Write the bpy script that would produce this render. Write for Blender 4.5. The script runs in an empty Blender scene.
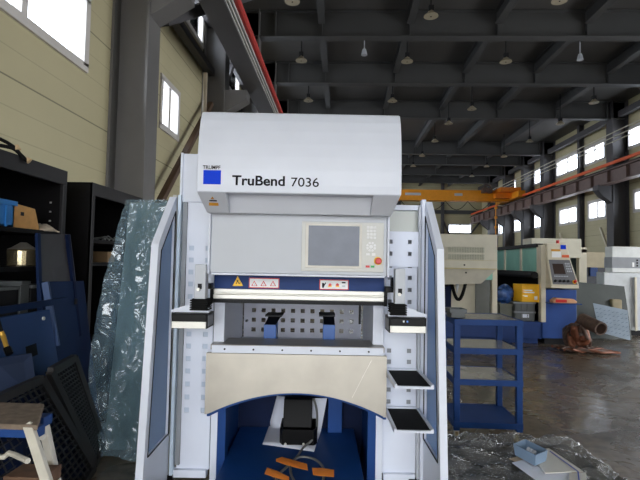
import bpy, bmesh, math, random
from mathutils import Vector, Matrix
random.seed(7)
S = bpy.context.scene
COL = S.collection
YAW = math.radians(2.35); PIT = math.radians(2.65); ROL = math.radians(1.1); FOC = 480.0; EYE = 1.5

# ------------------------------------------------------------------ camera
cd = bpy.data.cameras.new('camera'); cam = bpy.data.objects.new('camera', cd); COL.objects.link(cam)
cd.sensor_width = 36; cd.lens = FOC / 640 * 36; cd.clip_end = 300; cd.clip_start = .05
cam.matrix_world = (Matrix.Translation((0, 0, EYE)) @ Matrix.Rotation(YAW, 4, 'Z') @
                    Matrix.Rotation(math.pi / 2 + PIT, 4, 'X') @ Matrix.Rotation(ROL, 4, 'Z'))
S.camera = cam

# measuring helpers: a sight line met with a plane at a known distance
def sight(px, py):
    dx = px - 320; dy = py - 240
    a = dx * math.cos(ROL) + dy * math.sin(ROL); u = -(dy * math.cos(ROL) - dx * math.sin(ROL))
    y = FOC * math.cos(PIT) - u * math.sin(PIT); z = FOC * math.sin(PIT) + u * math.cos(PIT)
    return a / y, z / y
def PM(px, py, D):            # press brake axes
    a, z = sight(px, py); return (a * D, D, EYE + z * D)
def PH(px, py, D):            # hall axes
    a, z = sight(px, py)
    x = a * math.cos(YAW) - math.sin(YAW); y = math.cos(YAW) + a * math.sin(YAW)
    return (x / y * D, D, EYE + z / y * D)

# ------------------------------------------------------------------ materials
def s2l(c):
    return tuple(((v / 255) / 12.92 if v / 255 <= .04045 else ((v / 255 + .055) / 1.055) ** 2.4) for v in c)
MATS = {}
def mat(name, rgb, rough=.5, metal=0., var=.08, scale=6., bump=0., bscale=40., spec=.5, coat=0.):
    if name in MATS: return MATS[name]
    m = bpy.data.materials.new(name); m.use_nodes = True; nt = m.node_tree; N = nt.nodes; L = nt.links
    b = N['Principled BSDF']; b.inputs['Roughness'].default_value = rough; b.inputs['Metallic'].default_value = metal
    b.inputs['Specular IOR Level'].default_value = spec; b.inputs['Coat Weight'].default_value = coat
    c = s2l(rgb)
    tc = N.new('ShaderNodeTexCoord'); no = N.new('ShaderNodeTexNoise'); no.inputs['Scale'].default_value = scale
    no.inputs['Detail'].default_value = 5
    L.new(tc.outputs['Object'], no.inputs['Vector'])
    r = N.new('ShaderNodeValToRGB'); r.color_ramp.elements[0].position = .3; r.color_ramp.elements[1].position = .7
    r.color_ramp.elements[0].color = (*[v * (1 - var) for v in c], 1)
    r.color_ramp.elements[1].color = (*[min(1, v * (1 + var)) for v in c], 1)
    L.new(no.outputs['Fac'], r.inputs['Fac']); L.new(r.outputs['Color'], b.inputs['Base Color'])
    if bump:
        n2 = N.new('ShaderNodeTexNoise'); n2.inputs['Scale'].default_value = bscale; n2.inputs['Detail'].default_value = 6
        L.new(tc.outputs['Object'], n2.inputs['Vector'])
        bp = N.new('ShaderNodeBump'); bp.inputs['Strength'].default_value = bump; bp.inputs['Distance'].default_value = .02
        L.new(n2.outputs['Fac'], bp.inputs['Height']); L.new(bp.outputs['Normal'], b.inputs['Normal'])
    MATS[name] = m; return m
def glassy(name, tint, gloss=.12, rough=.05, film=0., fcol=(.45, .6, .68), base=0., wr=9, det=7, bd=.14):
    m = bpy.data.materials.new(name); m.use_nodes = True; nt = m.node_tree; N = nt.nodes; L = nt.links
    N.remove(N['Principled BSDF'])
    t = N.new('ShaderNodeBsdfTransparent'); t.inputs['Color'].default_value = (*tint, 1)
    g = N.new('ShaderNodeBsdfGlossy'); g.inputs['Roughness'].default_value = rough
    mx = N.new('ShaderNodeMixShader'); L.new(t.outputs[0], mx.inputs[1]); L.new(g.outputs[0], mx.inputs[2])
    lw = N.new('ShaderNodeLayerWeight'); lw.inputs['Blend'].default_value = gloss
    ad = N.new('ShaderNodeMath'); ad.inputs[1].default_value = base; ad.use_clamp = True
    L.new(lw.outputs['Fresnel'], ad.inputs[0]); L.new(ad.outputs[0], mx.inputs[0])
    out = N['Material Output']; last = mx
    if film:
        d = N.new('ShaderNodeBsdfDiffuse'); d.inputs['Color'].default_value = (*fcol, 1)
        m2 = N.new('ShaderNodeMixShader'); m2.inputs[0].default_value = film
        L.new(mx.outputs[0], m2.inputs[1]); L.new(d.outputs[0], m2.inputs[2]); last = m2
    if film and wr:
        tc = N.new('ShaderNodeTexCoord'); n2 = N.new('ShaderNodeTexNoise'); n2.inputs['Scale'].default_value = wr
        n2.inputs['Detail'].default_value = det; n2.inputs['Distortion'].default_value = 1.2
        bp = N.new('ShaderNodeBump'); bp.inputs['Strength'].default_value = 1; bp.inputs['Distance'].default_value = bd
        L.new(tc.outputs['Object'], n2.inputs['Vector']); L.new(n2.outputs['Fac'], bp.inputs['Height'])
        L.new(bp.outputs['Normal'], g.inputs['Normal'])
    L.new(last.outputs[0], out.inputs['Surface'])
    MATS[name] = m; return m

white = mat('white_enamel', (219, 224, 236), .38, var=.02)
lightgrey = mat('light_grey_enamel', (186, 190, 197), .42, var=.02)
panelgrey = mat('panel_face', (205, 205, 200), .45, var=.02)
midgrey = mat('mid_grey_paint', (140, 143, 148), .5)
blue = mat('machine_blue', (18, 62, 124), .5, var=.06, spec=.25)
ramblue = mat('ram_blue', (14, 50, 108), .5, var=.06, spec=.25)
cartblue = mat('cart_blue', (18, 58, 116), .5, var=.1, spec=.3)
oldblue = mat('old_blue_sheet', (18, 38, 74), .55, var=.15, scale=3, spec=.2)
logoblue = mat('logo_blue', (18, 64, 214), .5, var=0, spec=.1)
steel = mat('brushed_steel', (172, 166, 155), .42, .55, var=.10, scale=5, bump=.015)
alu = mat('aluminium', (220, 218, 210), .4, .3, var=.03)
black = mat('black_plastic', (9, 9, 10), .35, var=.1, spec=.14)
rubber = mat('black_rubber', (22, 22, 22), .8, spec=.12)
dark = mat('dark_steel', (38, 38, 40), .6, spec=.15)
screen = mat('screen_glass', (74, 82, 100), .3, var=.12, scale=12)
red = mat('signal_red', (205, 35, 35), .4, var=0)
yellow = mat('signal_yellow', (245, 195, 40), .5, var=0)
green = mat('signal_green', (30, 160, 70), .4, var=0)
amber = mat('amber_sticker', (214, 148, 40), .5, var=0)
ink = mat('black_ink', (30, 30, 36), .6, var=0, spec=.1)
stick = mat('sticker_white', (235, 235, 235), .5, var=0)
cream = mat('cream_paint', (214, 206, 184), .5, var=.05)
cab_cream = mat('cabinet_cream', (205, 200, 182), .55, var=.05)
colgrey = mat('column_grey', (108, 106, 105), .42, var=.08, scale=2)
roofgrey = mat('roof_beam_grey', (70, 70, 70), .6, var=.08, scale=1)
darkcol = mat('dark_column', (76, 74, 76), .55, var=.1, scale=1.5)
crane_y = mat('crane_yellow', (232, 150, 24), .45, var=.05)
railred = mat('conductor_red', (190, 60, 55), .5, var=.05)
railorange = mat('conductor_orange', (225, 95, 45), .5, var=.05)
winframe = mat('window_frame_white', (205, 200, 195), .5, var=.03)
paper = mat('paper', (222, 226, 238), .7, var=.03)
tape = mat('orange_tape', (255, 148, 58), .6, var=.06, scale=30)
wood = mat('plywood', (190, 140, 78), .6, var=.12, scale=20)
crateblue = mat('crate_blue', (40, 120, 190), .5, var=.08)
rag = mat('rag', (190, 175, 155), .9, var=.25, scale=25, bump=.6)
hose_g = mat('hose_grey', (120, 122, 120), .4, .3)
blackcab = mat('cabinet_black', (22, 21, 22), .5, var=.15, spec=.12)
brass = mat('brass', (205, 160, 70), .35, .6)
tealglass = mat('teal_tinted_glass', (150, 205, 190), .15, var=.12, scale=2)
rust = mat('rusty_brown', (96, 76, 66), .6, .2, var=.35, scale=14)
copper = mat('copper_strip', (134, 84, 62), .5, .3, var=.3, scale=12)
slate = mat('slate_sheet', (84, 88, 86), .4, .3, var=.12, scale=2)
silver = mat('silver_sheet', (160, 174, 188), .35, .3, var=.12, scale=5)
lampwhite = mat('lamp_reflector', (160, 150, 128), .4, var=.05)
boxyellow = mat('yellow_carton', (250, 188, 34), .6, var=.05)
plasticgrey = mat('grey_bin_plastic', (98, 102, 102), .5, var=.05)
binblue = mat('blue_grey_bin', (120, 142, 165), .5, var=.05)
steeltop = mat('worn_steel_sheet', (200, 198, 194), .26, .6, var=.25, scale=4)
ladderalu = mat('ladder_aluminium', (205, 200, 188), .45, .3, var=.1, scale=12)
steptop = mat('worn_step_brown', (112, 98, 84), .8, var=.3, scale=30)
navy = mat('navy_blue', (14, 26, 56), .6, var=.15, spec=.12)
blueglass = glassy('blue_tinted_glass', (.66, .80, .95), .08, .06, film=.5, fcol=(.52, .66, .88), wr=0)
clearpane = glassy('window_glass', (.93, .96, 1.0), .05, .02)
film = glassy('plastic_film', (.62, .77, .86), .2, .15, film=.30, fcol=(.28, .43, .52), base=.15, wr=5, det=2.2, bd=.12)
film2 = glassy('pallet_film', (.85, .86, .85), .2, .13, film=.12, fcol=(.55, .55, .52), base=.15, wr=12)

def panel_wall(name, rgb, axis, pitch=.25, big=1.0):   # sandwich panel cladding: fine ribs and panel joints
    m = mat(name, rgb, .55, var=.05, scale=1.2); nt = m.node_tree; N = nt.nodes; L = nt.links; b = N['Principled BSDF']
    src = b.inputs['Base Color'].links[0].from_socket
    g = N.new('ShaderNodeNewGeometry'); sx = N.new('ShaderNodeSeparateXYZ'); L.new(g.outputs['Position'], sx.inputs[0])
    def line(p, w):
        a = N.new('ShaderNodeMath'); a.operation = 'DIVIDE'; a.inputs[1].default_value = p; L.new(sx.outputs[axis], a.inputs[0])
        f = N.new('ShaderNodeMath'); f.operation = 'FRACT'; L.new(a.outputs[0], f.inputs[0])
        l = N.new('ShaderNodeMath'); l.operation = 'LESS_THAN'; l.inputs[1].default_value = w / p; L.new(f.outputs[0], l.inputs[0]); return l
    a = line(pitch, .012); c = line(big, .016)
    mx = N.new('ShaderNodeMath'); mx.operation = 'MULTIPLY_ADD'; mx.inputs[1].default_value = .18; L.new(a.outputs[0], mx.inputs[0])
    m3 = N.new('ShaderNodeMath'); m3.operation = 'MULTIPLY'; m3.inputs[1].default_value = .45; L.new(c.outputs[0], m3.inputs[0]); L.new(m3.outputs[0], mx.inputs[2])
    mc = N.new('ShaderNodeMixRGB'); mc.inputs[2].default_value = (.03, .03, .02, 1); L.new(src, mc.inputs[1]); L.new(mx.outputs[0], mc.inputs[0])
    L.new(mc.outputs[0], b.inputs['Base Color']); return m
wallmat = panel_wall('wall_cladding', (188, 179, 144), 2)
deckmat = panel_wall('roof_deck', (82, 80, 78), 1, .2, 2.0)

def floor_mat():
    m = bpy.data.materials.new('concrete_floor'); m.use_nodes = True; nt = m.node_tree; N = nt.nodes; L = nt.links; b = N['Principled BSDF']
    tc = N.new('ShaderNodeTexCoord')
    def noise(sc, det=6, dist=0.):
        n = N.new('ShaderNodeTexNoise'); n.inputs['Scale'].default_value = sc; n.inputs['Detail'].default_value = det
        n.inputs['Distortion'].default_value = dist; L.new(tc.outputs['Object'], n.inputs['Vector']); return n
    a = noise(.8, 8, .6); r = N.new('ShaderNodeValToRGB'); e = r.color_ramp.elements
    e[0].position = .32; e[0].color = (*s2l((84, 74, 62)), 1); e[1].position = .68; e[1].color = (*s2l((126, 112, 95)), 1)
    L.new(a.outputs['Fac'], r.inputs['Fac'])
    c = noise(9, 8); r2 = N.new('ShaderNodeValToRGB'); r2.color_ramp.elements[0].position = .35; r2.color_ramp.elements[0].color = (.55, .55, .55, 1)
    r2.color_ramp.elements[1].position = .6; L.new(c.outputs['Fac'], r2.inputs['Fac'])
    mx = N.new('ShaderNodeMixRGB'); mx.blend_type = 'MULTIPLY'; mx.inputs[0].default_value = 1
    L.new(r.outputs[0], mx.inputs[1]); L.new(r2.outputs[0], mx.inputs[2]); L.new(mx.outputs[0], b.inputs['Base Color'])
    d = noise(1.7, 6, 1.); r3 = N.new('ShaderNodeMapRange'); r3.inputs[1].default_value = .3; r3.inputs[2].default_value = .7
    r3.inputs[3].default_value = .12; r3.inputs[4].default_value = .42; L.new(d.outputs['Fac'], r3.inputs[0]); L.new(r3.outputs[0], b.inputs['Roughness'])
    bp = N.new('ShaderNodeBump'); bp.inputs['Strength'].default_value = .25; bp.inputs['Distance'].default_value = .02
    L.new(noise(5, 6).outputs['Fac'], bp.inputs['Height']); L.new(bp.outputs[0], b.inputs['Normal'])
    return m
floormat = floor_mat()

# ------------------------------------------------------------------ mesh builder
ORG = {}
def rz(p, a): return Vector((p[0] * math.cos(a) - p[1] * math.sin(a), p[0] * math.sin(a) + p[1] * math.cos(a), p[2]))
class MB:
    def __init__(s): s.v = []; s.f = []; s.mi = []; s.cur = 0
    def add(s, vs, fs):
        o = len(s.v); s.v += [tuple(p) for p in vs]
        for f in fs: s.f.append([i + o for i in f]); s.mi.append(s.cur)
        return s
    def hexa(s, p):      # p: 8 points, bottom 4 CCW then top 4
        return s.add(p, [(3, 2, 1, 0), (4, 5, 6, 7), (0, 1, 5, 4), (1, 2, 6, 5), (2, 3, 7, 6), (3, 0, 4, 7)])
    def box(s, x0, x1, y0, y1, z0, z1):
        return s.hexa([(x0, y0, z0), (x1, y0, z0), (x1, y1, z0), (x0, y1, z0), (x0, y0, z1), (x1, y0, z1), (x1, y1, z1), (x0, y1, z1)])
    def prism(s, pts, axis, a, b):     # polygon in the two other axes (order kept), extruded along axis from a to b
        def P(q, t):
            return (t, q[0], q[1]) if axis == 'x' else (q[0], t, q[1]) if axis == 'y' else (q[0], q[1], t)
        n = len(pts); vs = [P(q, a) for q in pts] + [P(q, b) for q in pts]
        return s.add(vs, [tuple(range(n))[::-1], tuple(range(n, 2 * n))] + [(i, (i + 1) % n, (i + 1) % n + n, i + n) for i in range(n)])
    def quad(s, c, t, n=None):         # slab from four corners, thickness t along its normal
        c = [Vector(p) for p in c]
        nn = (c[1] - c[0]).cross(c[3] - c[0]).normalized() * t if n is None else Vector(n) * t
        return s.hexa([*c, *[p + nn for p in c]])
    def bar(s, a, b, w, h=None, up=(0, 0, 1)):
        a = Vector(a); b = Vector(b); h = h or w; d = (b - a).normalized(); u = Vector(up)
        if abs(d.dot(u)) > .98: u = Vector((0, 1, 0))
        r = d.cross(u).normalized(); u = r.cross(d).normalized(); r *= w / 2; u *= h / 2
        return s.hexa([a - r - u, a + r - u, a + r + u, a - r + u, b - r - u, b + r - u, b + r + u, b - r + u])
    def tube(s, pts, rad, n=8, cap=True):
        pts = [Vector(p) for p in pts]; rads = rad if isinstance(rad, (list, tuple)) else [rad] * len(pts)
        prev = None; rings = []
        for i, p in enumerate(pts):
            d = (pts[min(i + 1, len(pts) - 1)] - pts[max(i - 1, 0)]).normalized()
            if prev is None: r = d.cross(Vector((0, 0, 1)));  r = r if r.length > .1 else d.cross(Vector((0, 1, 0)))
            else: r = prev - d * prev.dot(d)
            r.normalize(); prev = r.copy(); u = d.cross(r)
            rings.append([p + (r * math.cos(t) + u * math.sin(t)) * rads[i] for t in [2 * math.pi * k / n for k in range(n)]])
        vs = [q for g in rings for q in g]; fs = []
        for i in range(len(pts) - 1):
            for k in range(n): a = i * n + k; b = i * n + (k + 1) % n; fs.append((a, b, b + n, a + n))
        if cap: fs.append(tuple(range(n))[::-1]); fs.append(tuple(range(len(vs) - n, len(vs))))
        return s.add(vs, fs)
    def cyl(s, a, b, r, n=20): return s.tube([a, b], r, n)
    def grid(s, P):                   # 2-D list of points -> surface
        h = len(P); w = len(P[0])
        return s.add([p for r in P for p in r], [(i * w + j, i * w + j + 1, (i + 1) * w + j + 1, (i + 1) * w + j) for i in range(h - 1) for j in range(w - 1)])
    def build(s, name, m, parent=None, org=None, frame='H', bevel=0., smooth=False, thick=0.):
        if parent is not None: o_, frame = ORG[parent.name]
        else: o_ = Vector(org) if org is not None else Vector((0, 0, 0))
        me = bpy.data.meshes.new(name); me.from_pydata([tuple(Vector(p) - o_) for p in s.v], [], s.f)
        for x in (m if isinstance(m, (list, tuple)) else [m]): me.materials.append(x)
        me.polygons.foreach_set('material_index', s.mi)
        bm = bmesh.new(); bm.from_mesh(me); bmesh.ops.recalc_face_normals(bm, faces=bm.faces); bm.to_mesh(me); bm.free()
        if smooth: me.polygons.foreach_set('use_smooth', [True] * len(me.polygons))
        o = bpy.data.objects.new(name, me); COL.objects.link(o)
        if parent is not None: o.parent = parent
        else:
            o.location = rz(o_, YAW) if frame == 'M' else o_
            if frame == 'M': o.rotation_euler = (0, 0, YAW)
        ORG[o.name] = (o_, frame)
        if thick:
            q = o.modifiers.new('thick', 'SOLIDIFY'); q.thickness = thick
        if bevel:
            q = o.modifiers.new('bevel', 'BEVEL'); q.width = bevel; q.segments = 2; q.limit_method = 'ANGLE'; q.angle_limit = math.radians(35)
        return o
def tag(o, label=None, cat=None, group=None, kind=None):
    if label: o['label'] = label
    if cat: o['category'] = cat
    if group: o['group'] = group
    if kind: o['kind'] = kind
    return o
def thing(name, label, cat, org, frame='H', group=None):
    o = bpy.data.objects.new(name, None); COL.objects.link(o); o.empty_display_size = .1
    org = Vector(org); o.location = rz(org, YAW) if frame == 'M' else org
    if frame == 'M': o.rotation_euler = (0, 0, YAW)
    ORG[o.name] = (org, frame); return tag(o, label, cat, group)
def dup(root, loc, label=None):
    r = root.copy(); COL.objects.link(r); r.location = loc
    if label: r['label'] = label
    for ch in list(root.children):
        c = ch.copy(); COL.objects.link(c); c.parent = r
        for g in list(ch.children):
            d = g.copy(); COL.objects.link(d); d.parent = c
    return r
def struct(name, mb, m, **k): return tag(mb.build(name, m, **k), kind='structure')
def text_part(name, body, x, y, z, height, width, m, parent, bold=0., space=1.):
    cu = bpy.data.curves.new(name, 'FONT'); cu.body = body; cu.size = 1; cu.extrude = 0; cu.offset = bold; cu.space_character = space
    t = bpy.data.objects.new(name, cu); COL.objects.link(t)
    me = bpy.data.meshes.new_from_object(t.evaluated_get(bpy.context.evaluated_depsgraph_get()))
    bpy.data.objects.remove(t); bpy.data.curves.remove(cu)
    xs = [v.co.x for v in me.vertices]; ys = [v.co.y for v in me.vertices]
    x0, x1, y0, y1 = min(xs), max(xs), min(ys), max(ys); o_, fr = ORG[parent.name]
    for v in me.vertices:
        v.co = (x + (v.co.x - x0) / (x1 - x0) * width - o_.x, y - o_.y, z + (v.co.y - y0) / (y1 - y0) * height - o_.z)
    me.materials.clear(); me.materials.append(m)
    o = bpy.data.objects.new(name, me); COL.objects.link(o); o.parent = parent; ORG[o.name] = (o_, fr)
    return o
def perforated(mb, x0, x1, z0, z1, y, xc, zc, h, t=.004):   # sheet with square holes
    xs = sorted(xc); cur = x0
    for c in xs:
        mb.box(cur, c - h / 2, y, y + t, z0, z1); zz = z0
        for d in sorted(zc): mb.box(c - h / 2, c + h / 2, y, y + t, zz, d - h / 2); zz = d + h / 2
        mb.box(c - h / 2, c + h / 2, y, y + t, zz, z1); cur = c + h / 2
    mb.box(cur, x1, y, y + t, z0, z1)
    return mb

# ================================================================== HALL SHELL
XL, XR, YF, YB, ZR = -2.8, 12.0, 41.0, -4.5, 8.55
mb = MB(); mb.box(XL - .4, XR + .4, YB - 14, YF + .3, -.12, 0); struct('floor', mb, floormat)
mb = MB(); mb.box(XL - .2, XR + .2, YB, YF + .2, ZR, ZR + .15); struct('ceiling', mb, deckmat)
def wall_x(name, xa, xb, holes):
    mb = MB(); ys = sorted({YB, YF} | {v for h in holes for v in h[:2]}); zs = sorted({0, ZR} | {v for h in holes for v in h[2:]})
    for i in range(len(ys) - 1):
        ym = (ys[i] + ys[i + 1]) / 2; run = None
        for k in range(len(zs) - 1):
            zm = (zs[k] + zs[k + 1]) / 2; hole = any(h[0] < ym < h[1] and h[2] < zm < h[3] for h in holes)
            if not hole and run is None: run = zs[k]
            if (hole or k == len(zs) - 2) and run is not None:
                mb.box(xa, xb, ys[i], ys[i + 1], run, zs[k] if hole else zs[k + 1]); run = None
    return struct(name, mb, wallmat)
LW = [(2.4, 4.98, 3.57, 4.3), (7.2, 7.95, 3.57, 4.3), (10.6, 12.4, 3.57, 4.3), (14.2, 16, 3.57, 4.3), (20.95, 26.9, 3.2, 5.4), (27.7, 33.3, 3.2, 5.4), (34, 40, 3.2, 5.4),
      (7.6, 9.2, 5.75, 6.7), (9.85, 12.6, 5.75, 6.7), (14.0, 16.0, 6.5, 7.35), (17.4, 19.8, 6.5, 7.35), (20.95, 26.9, 5.9, 7.4), (27.7, 33.3, 5.9, 7.4), (34, 40, 5.9, 7.4)]  # far bays enlarged, unseen from the camera, to throw daylight on the right wall
RW = [(2.0, 10.5, 0.0, 4.6), (14.2, 15.9, 3.85, 4.62), (17.4, 19.98, 3.85, 4.62), (22.1, 23.58, 3.8, 4.6), (24.75, 26.65, 3.8, 4.6), (28.9, 30.6, 3.84, 4.66), (32.3, 34.2, 3.84, 4.66), (35.8, 37.8, 3.84, 4.7),  # first opening: side gate out of view, added for more daylight in the hall
      (8.5, 12.2, 6.5, 7.3), (14.0, 16.0, 6.5, 7.3), (17.2, 20.46, 6.52, 7.28), (22.14, 23.92, 6.5, 7.3), (24.52, 27.0, 6.48, 7.34), (29.0, 31.25, 6.55, 7.4), (33.2, 35.3, 6.55, 7.4), (36.4, 38.6, 6.55, 7.4)]
wall_x('wall_left', XL - .15, XL, LW)
wall_x('wall_right', XR, XR + .15, RW)
# far wall with windows, back wall beside the open gate
FW = [(9.2, 11.1, 4.2, 4.9), (0.2, 2.6, 4.2, 4.9)]
mb = MB(); xs = sorted({XL, XR} | {v for h in FW for v in h[:2]})
for i in range(len(xs) - 1):
    xm = (xs[i] + xs[i + 1]) / 2
    if any(h[0] < xm < h[1] for h in FW): mb.box(xs[i], xs[i + 1], YF, YF + .15, 0, 4.2).box(xs[i], xs[i + 1], YF, YF + .15, 4.9, ZR)
    else: mb.box(xs[i], xs[i + 1], YF, YF + .15, 0, ZR)
struct('wall_back', mb, wallmat)
mb = MB(); mb.box(3.4, XR, YB - .15, YB, 0, ZR).box(XL, 3.4, YB - .15, YB, 3.8, ZR); struct('wall_front', mb, wallmat)
wn = 0
def window(axis, pos, a, b, z0, z1, inward, split=None, t=.06):
    global wn; wn += 1
    mb = MB(); d0, d1 = (pos - .03, pos + .1) if inward > 0 else (pos - .1, pos + .03)
    if axis == 'y': d0, d1 = pos - .03, pos + .1
    def B(p, q, r, s_, tt=0):
        if axis == 'x': mb.box(d0 + tt, d1 - tt, p, q, r, s_)
        else: mb.box(p, q, d0 + tt, d1 - tt, r, s_)
    B(a - t, b + t, z0 - t, z0 + t * .5); B(a - t, b + t, z1 - t * .5, z1 + t); B(a - t, a + t * .5, z0, z1); B(b - t * .5, b + t, z0, z1)
    B((split or (a + b) / 2) - .04, (split or (a + b) / 2) + .04, z0, z1, .02)
    m = (d0 + d1) / 2; org = (m, (a + b) / 2, z0) if axis == 'x' else ((a + b) / 2, m, z0)
    o = struct('window_%d' % wn, mb, winframe, org=org)
    g = MB()
    if axis == 'x': g.box(m - .004, m + .004, a, b, z0, z1)
    else: g.box(a, b, m - .004, m + .004, z0, z1)
    g.build('window_pane', clearpane, o)
for h in LW: window('x', XL, *h, -1, split=4.0 if h[0] == 2.4 else None)
for h in RW[1:]: window('x', XR, *h, 1, t=.09)
for h in FW: window('y', YF, *h, 1, t=.08)

# H-section steel columns
def hcol(xi, xo, yc, z0, z1, m, w=.36):
    mb = MB(); t = .03; a, b = min(xi, xo), max(xi, xo)
    mb.box(a, a + t, yc - w / 2, yc + w / 2, z0, z1).box(b - t, b, yc - w / 2, yc + w / 2, z0, z1).box(a + t, b - t, yc - .012, yc + .012, z0, z1)
    return mb
BEAMY = [13.2, 16.65, 20.6, 27.4, 30.3, 33.7, 37.1]
for y in [5.75, 9.5] + BEAMY:
    mb = hcol(-2.34, XL, y, 0, ZR, colgrey); 
    mb.prism([(-2.34, 4.45), (-2.34, 4.9), (-1.9, 4.9), (-1.9, 4.72)], 'y', y - .16, y + .16)
    struct('column_left', mb, colgrey, org=(-2.5, y, 0))
for y in BEAMY:
    mb = hcol(11.35, XR, y, 0, ZR, darkcol, .5)
    mb.prism([(11.35, 4.2), (11.35, 5.0), (10.75, 4.95), (10.75, 4.75), (10.95, 4.5)], 'y', y - .2, y + .2)
    struct('column_right', mb, darkcol, org=(11.6, y, 0))
for y in (24.1, 14.9, 18.6): struct('column_right', hcol(11.75, XR, y, 0, ZR, darkcol, .2), darkcol, org=(11.8, y, 0))
for x in (-1, 1.8, 5.0, 8.65): 
    struct('column_end', MB().box(x - .12, x + .12, YF - .3, YF, 0, ZR), darkcol, org=(x, YF - .15, 0))
# girts and knee braces on the far wall
struct('wall_girt', MB().box(XL, XR, YF - .22, YF - .02, 5.8, 6.1), roofgrey, org=(5, YF, 5.8))
struct('wall_girt', MB().box(XL, XR, YF - .22, YF - .02, 6.9, 7.15), roofgrey, org=(5, YF, 6.9))
for a, b in (((8.7, 5.2), (9.3, 3.9)), ((11.9, 5.3), (10.9, 4.0))):
    struct('wall_brace', MB().bar((a[0], YF - .2, a[1]), (b[0], YF - .2, b[1]), .14), darkcol, org=(a[0], YF - .2, b[1]))
# braces on the left wall
struct('wall_brace', MB().bar((-2.6, 6.0, 1.6), (-2.6, 9.3, 4.6), .09, .09), mat('brace_brown', (84, 62, 48), .6), org=(-2.6, 7.6, .6))
struct('wall_brace', MB().bar((-2.7, 6.0, 3.3), (-2.7, 7.0, 1.6), .05, .05), darkcol, org=(-2.7, 6.5, 1.6))
for yy in (22.2, 26.2, 30.9): struct('wall_brace', MB().bar((11.8, yy, 3.3), (11.8, yy - 1.3, 1.2), .09, .09), cream, org=(11.8, yy, 1.2))
struct('drain_pipe', MB().tube([(-2.2, 7.5, 0), (-2.2, 7.5, 4.5)], .035, 10), mat('pipe_brown', (140, 128, 108), .5), org=(-2.2, 7.5, 0))
struct('wall_brace', MB().bar((-2.65, 9.6, 4.4), (-2.65, 12.9, 8.0), .10, .1), darkcol, org=(-2.6, 11, 4.4))
for z in (5.3, 6.3):
    struct('wall_girt', MB().box(-2.75, -2.6, 5.9, YF, z - .07, z + .07), darkcol, org=(-2.7, 6, z))
struct('wall_girt', MB().bar((-2.35, 6, 4.6), (-1.75, 9.4, 6.9), .16), darkcol, org=(-2.3, 6, 4.6))
# roof beams across the hall and struts along it
for y in [5.75, 9.5] + BEAMY:
    mb = MB(); mb.box(XL, XR, y - .15, y + .15, 7.77, 7.80).box(XL, XR, y - .012, y + .012, 7.8, 8.5).box(XL, XR, y - .15, y + .15, 8.5, 8.53)
    for x in (-1.9, -.6, 1.85, 4.25, 6.65, 9.1, 11.2): mb.box(x - .015, x + .015, y - .14, y + .14, 7.8, 8.5)
    struct('roof_beam', mb, roofgrey, org=(4.6, y, 7.77))
ys = [YB, 5.75, 9.5] + BEAMY + [YF]
for i in range(1, len(ys) - 1):
    for x in (-.6, 1.85, 4.25, 6.65, 9.1):
        a, b = ys[i] + .16, min(ys[i + 1], YF) - .16; mb = MB()
        mb.box(x - .1, x + .1, a, b, 8.12, 8.15).box(x - .012, x + .012, a, b, 8.15, 8.5).box(x - .1, x + .1, a, b, 8.5, 8.53)
        struct('roof_strut', mb, roofgrey, org=(x, a, 8.1))
for y in ys[3:-2]:
    mb = MB()
    for dx in (-1.0,): mb.bar((11.2, y + .3, 7.9), (9.2, y + .3, 8.3), .12)
for i in range(3, len(ys) - 1):
    struct('eaves_beam', MB().box(11.55, 11.75, ys[i] + .3, ys[i + 1] - .3, 7.8, 8.05), darkcol, org=(11.65, ys[i], 7.6))

# ---- crane runways
def runway(name, label, x, sgn, m, mr):
    t = thing(name, label, 'crane runway', (x, 3, 4.95))
    mb = MB(); mb.box(x - .17, x + .17, 2.0, YF - .3, 4.92, 4.96).box(x - .015, x + .015, 2.0, YF - .3, 4.96, 5.46).box(x - .15, x + .15, 2.0, YF - .3, 5.46, 5.5)
    y = 3.0
    while y < YF - 1: mb.box(x - .14, x + .14, y, y + .02, 4.96, 5.46); y += 1.3
    mb.build('girder', m, t)
    MB().box(x - .035, x + .035, 2.0, YF - .3, 5.5, 5.6).build('rail', dark, t)
    return t
L = runway('crane_runway', 'dark steel crane girder high on the left wall brackets', -1.75, 1, darkcol, dark)
MB().tube([(-1.55, 3, 5.28), (-1.55, 40, 5.28)], .055, 10).build('conductor_tube', railred, L)
for k, zz in enumerate((5.22, 5.10, 4.99)):
    MB().tube([(-1.60, 3, zz), (-1.60, 40, zz)], .02, 6).build('conductor_bar', alu, L)
Rr = runway('crane_runway', 'dark steel crane girder with orange rail line along the right wall', 11.0, -1, mat('runway_brown', (112, 92, 86), .5), dark)
MB().box(10.78, 10.86, 8, 40, 5.62, 5.74).build('conductor_rail', railorange, Rr)
mb = MB()
for dz in (6.42, 6.60, 6.78):
    t = tag(MB().tube([(10.6, 8, dz), (10.6, 38, dz)], .022, 6).build('power_wire', cab_cream, org=(10.6, 8, dz)),
            {6.42: 'lowest of three taut wires running above the right crane rail', 6.6: 'middle of three taut wires running above the right crane rail',
             6.78: 'topmost of three taut wires running above the right crane rail'}[dz], 'wire', 'trolley wires above the right crane rail')
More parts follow.
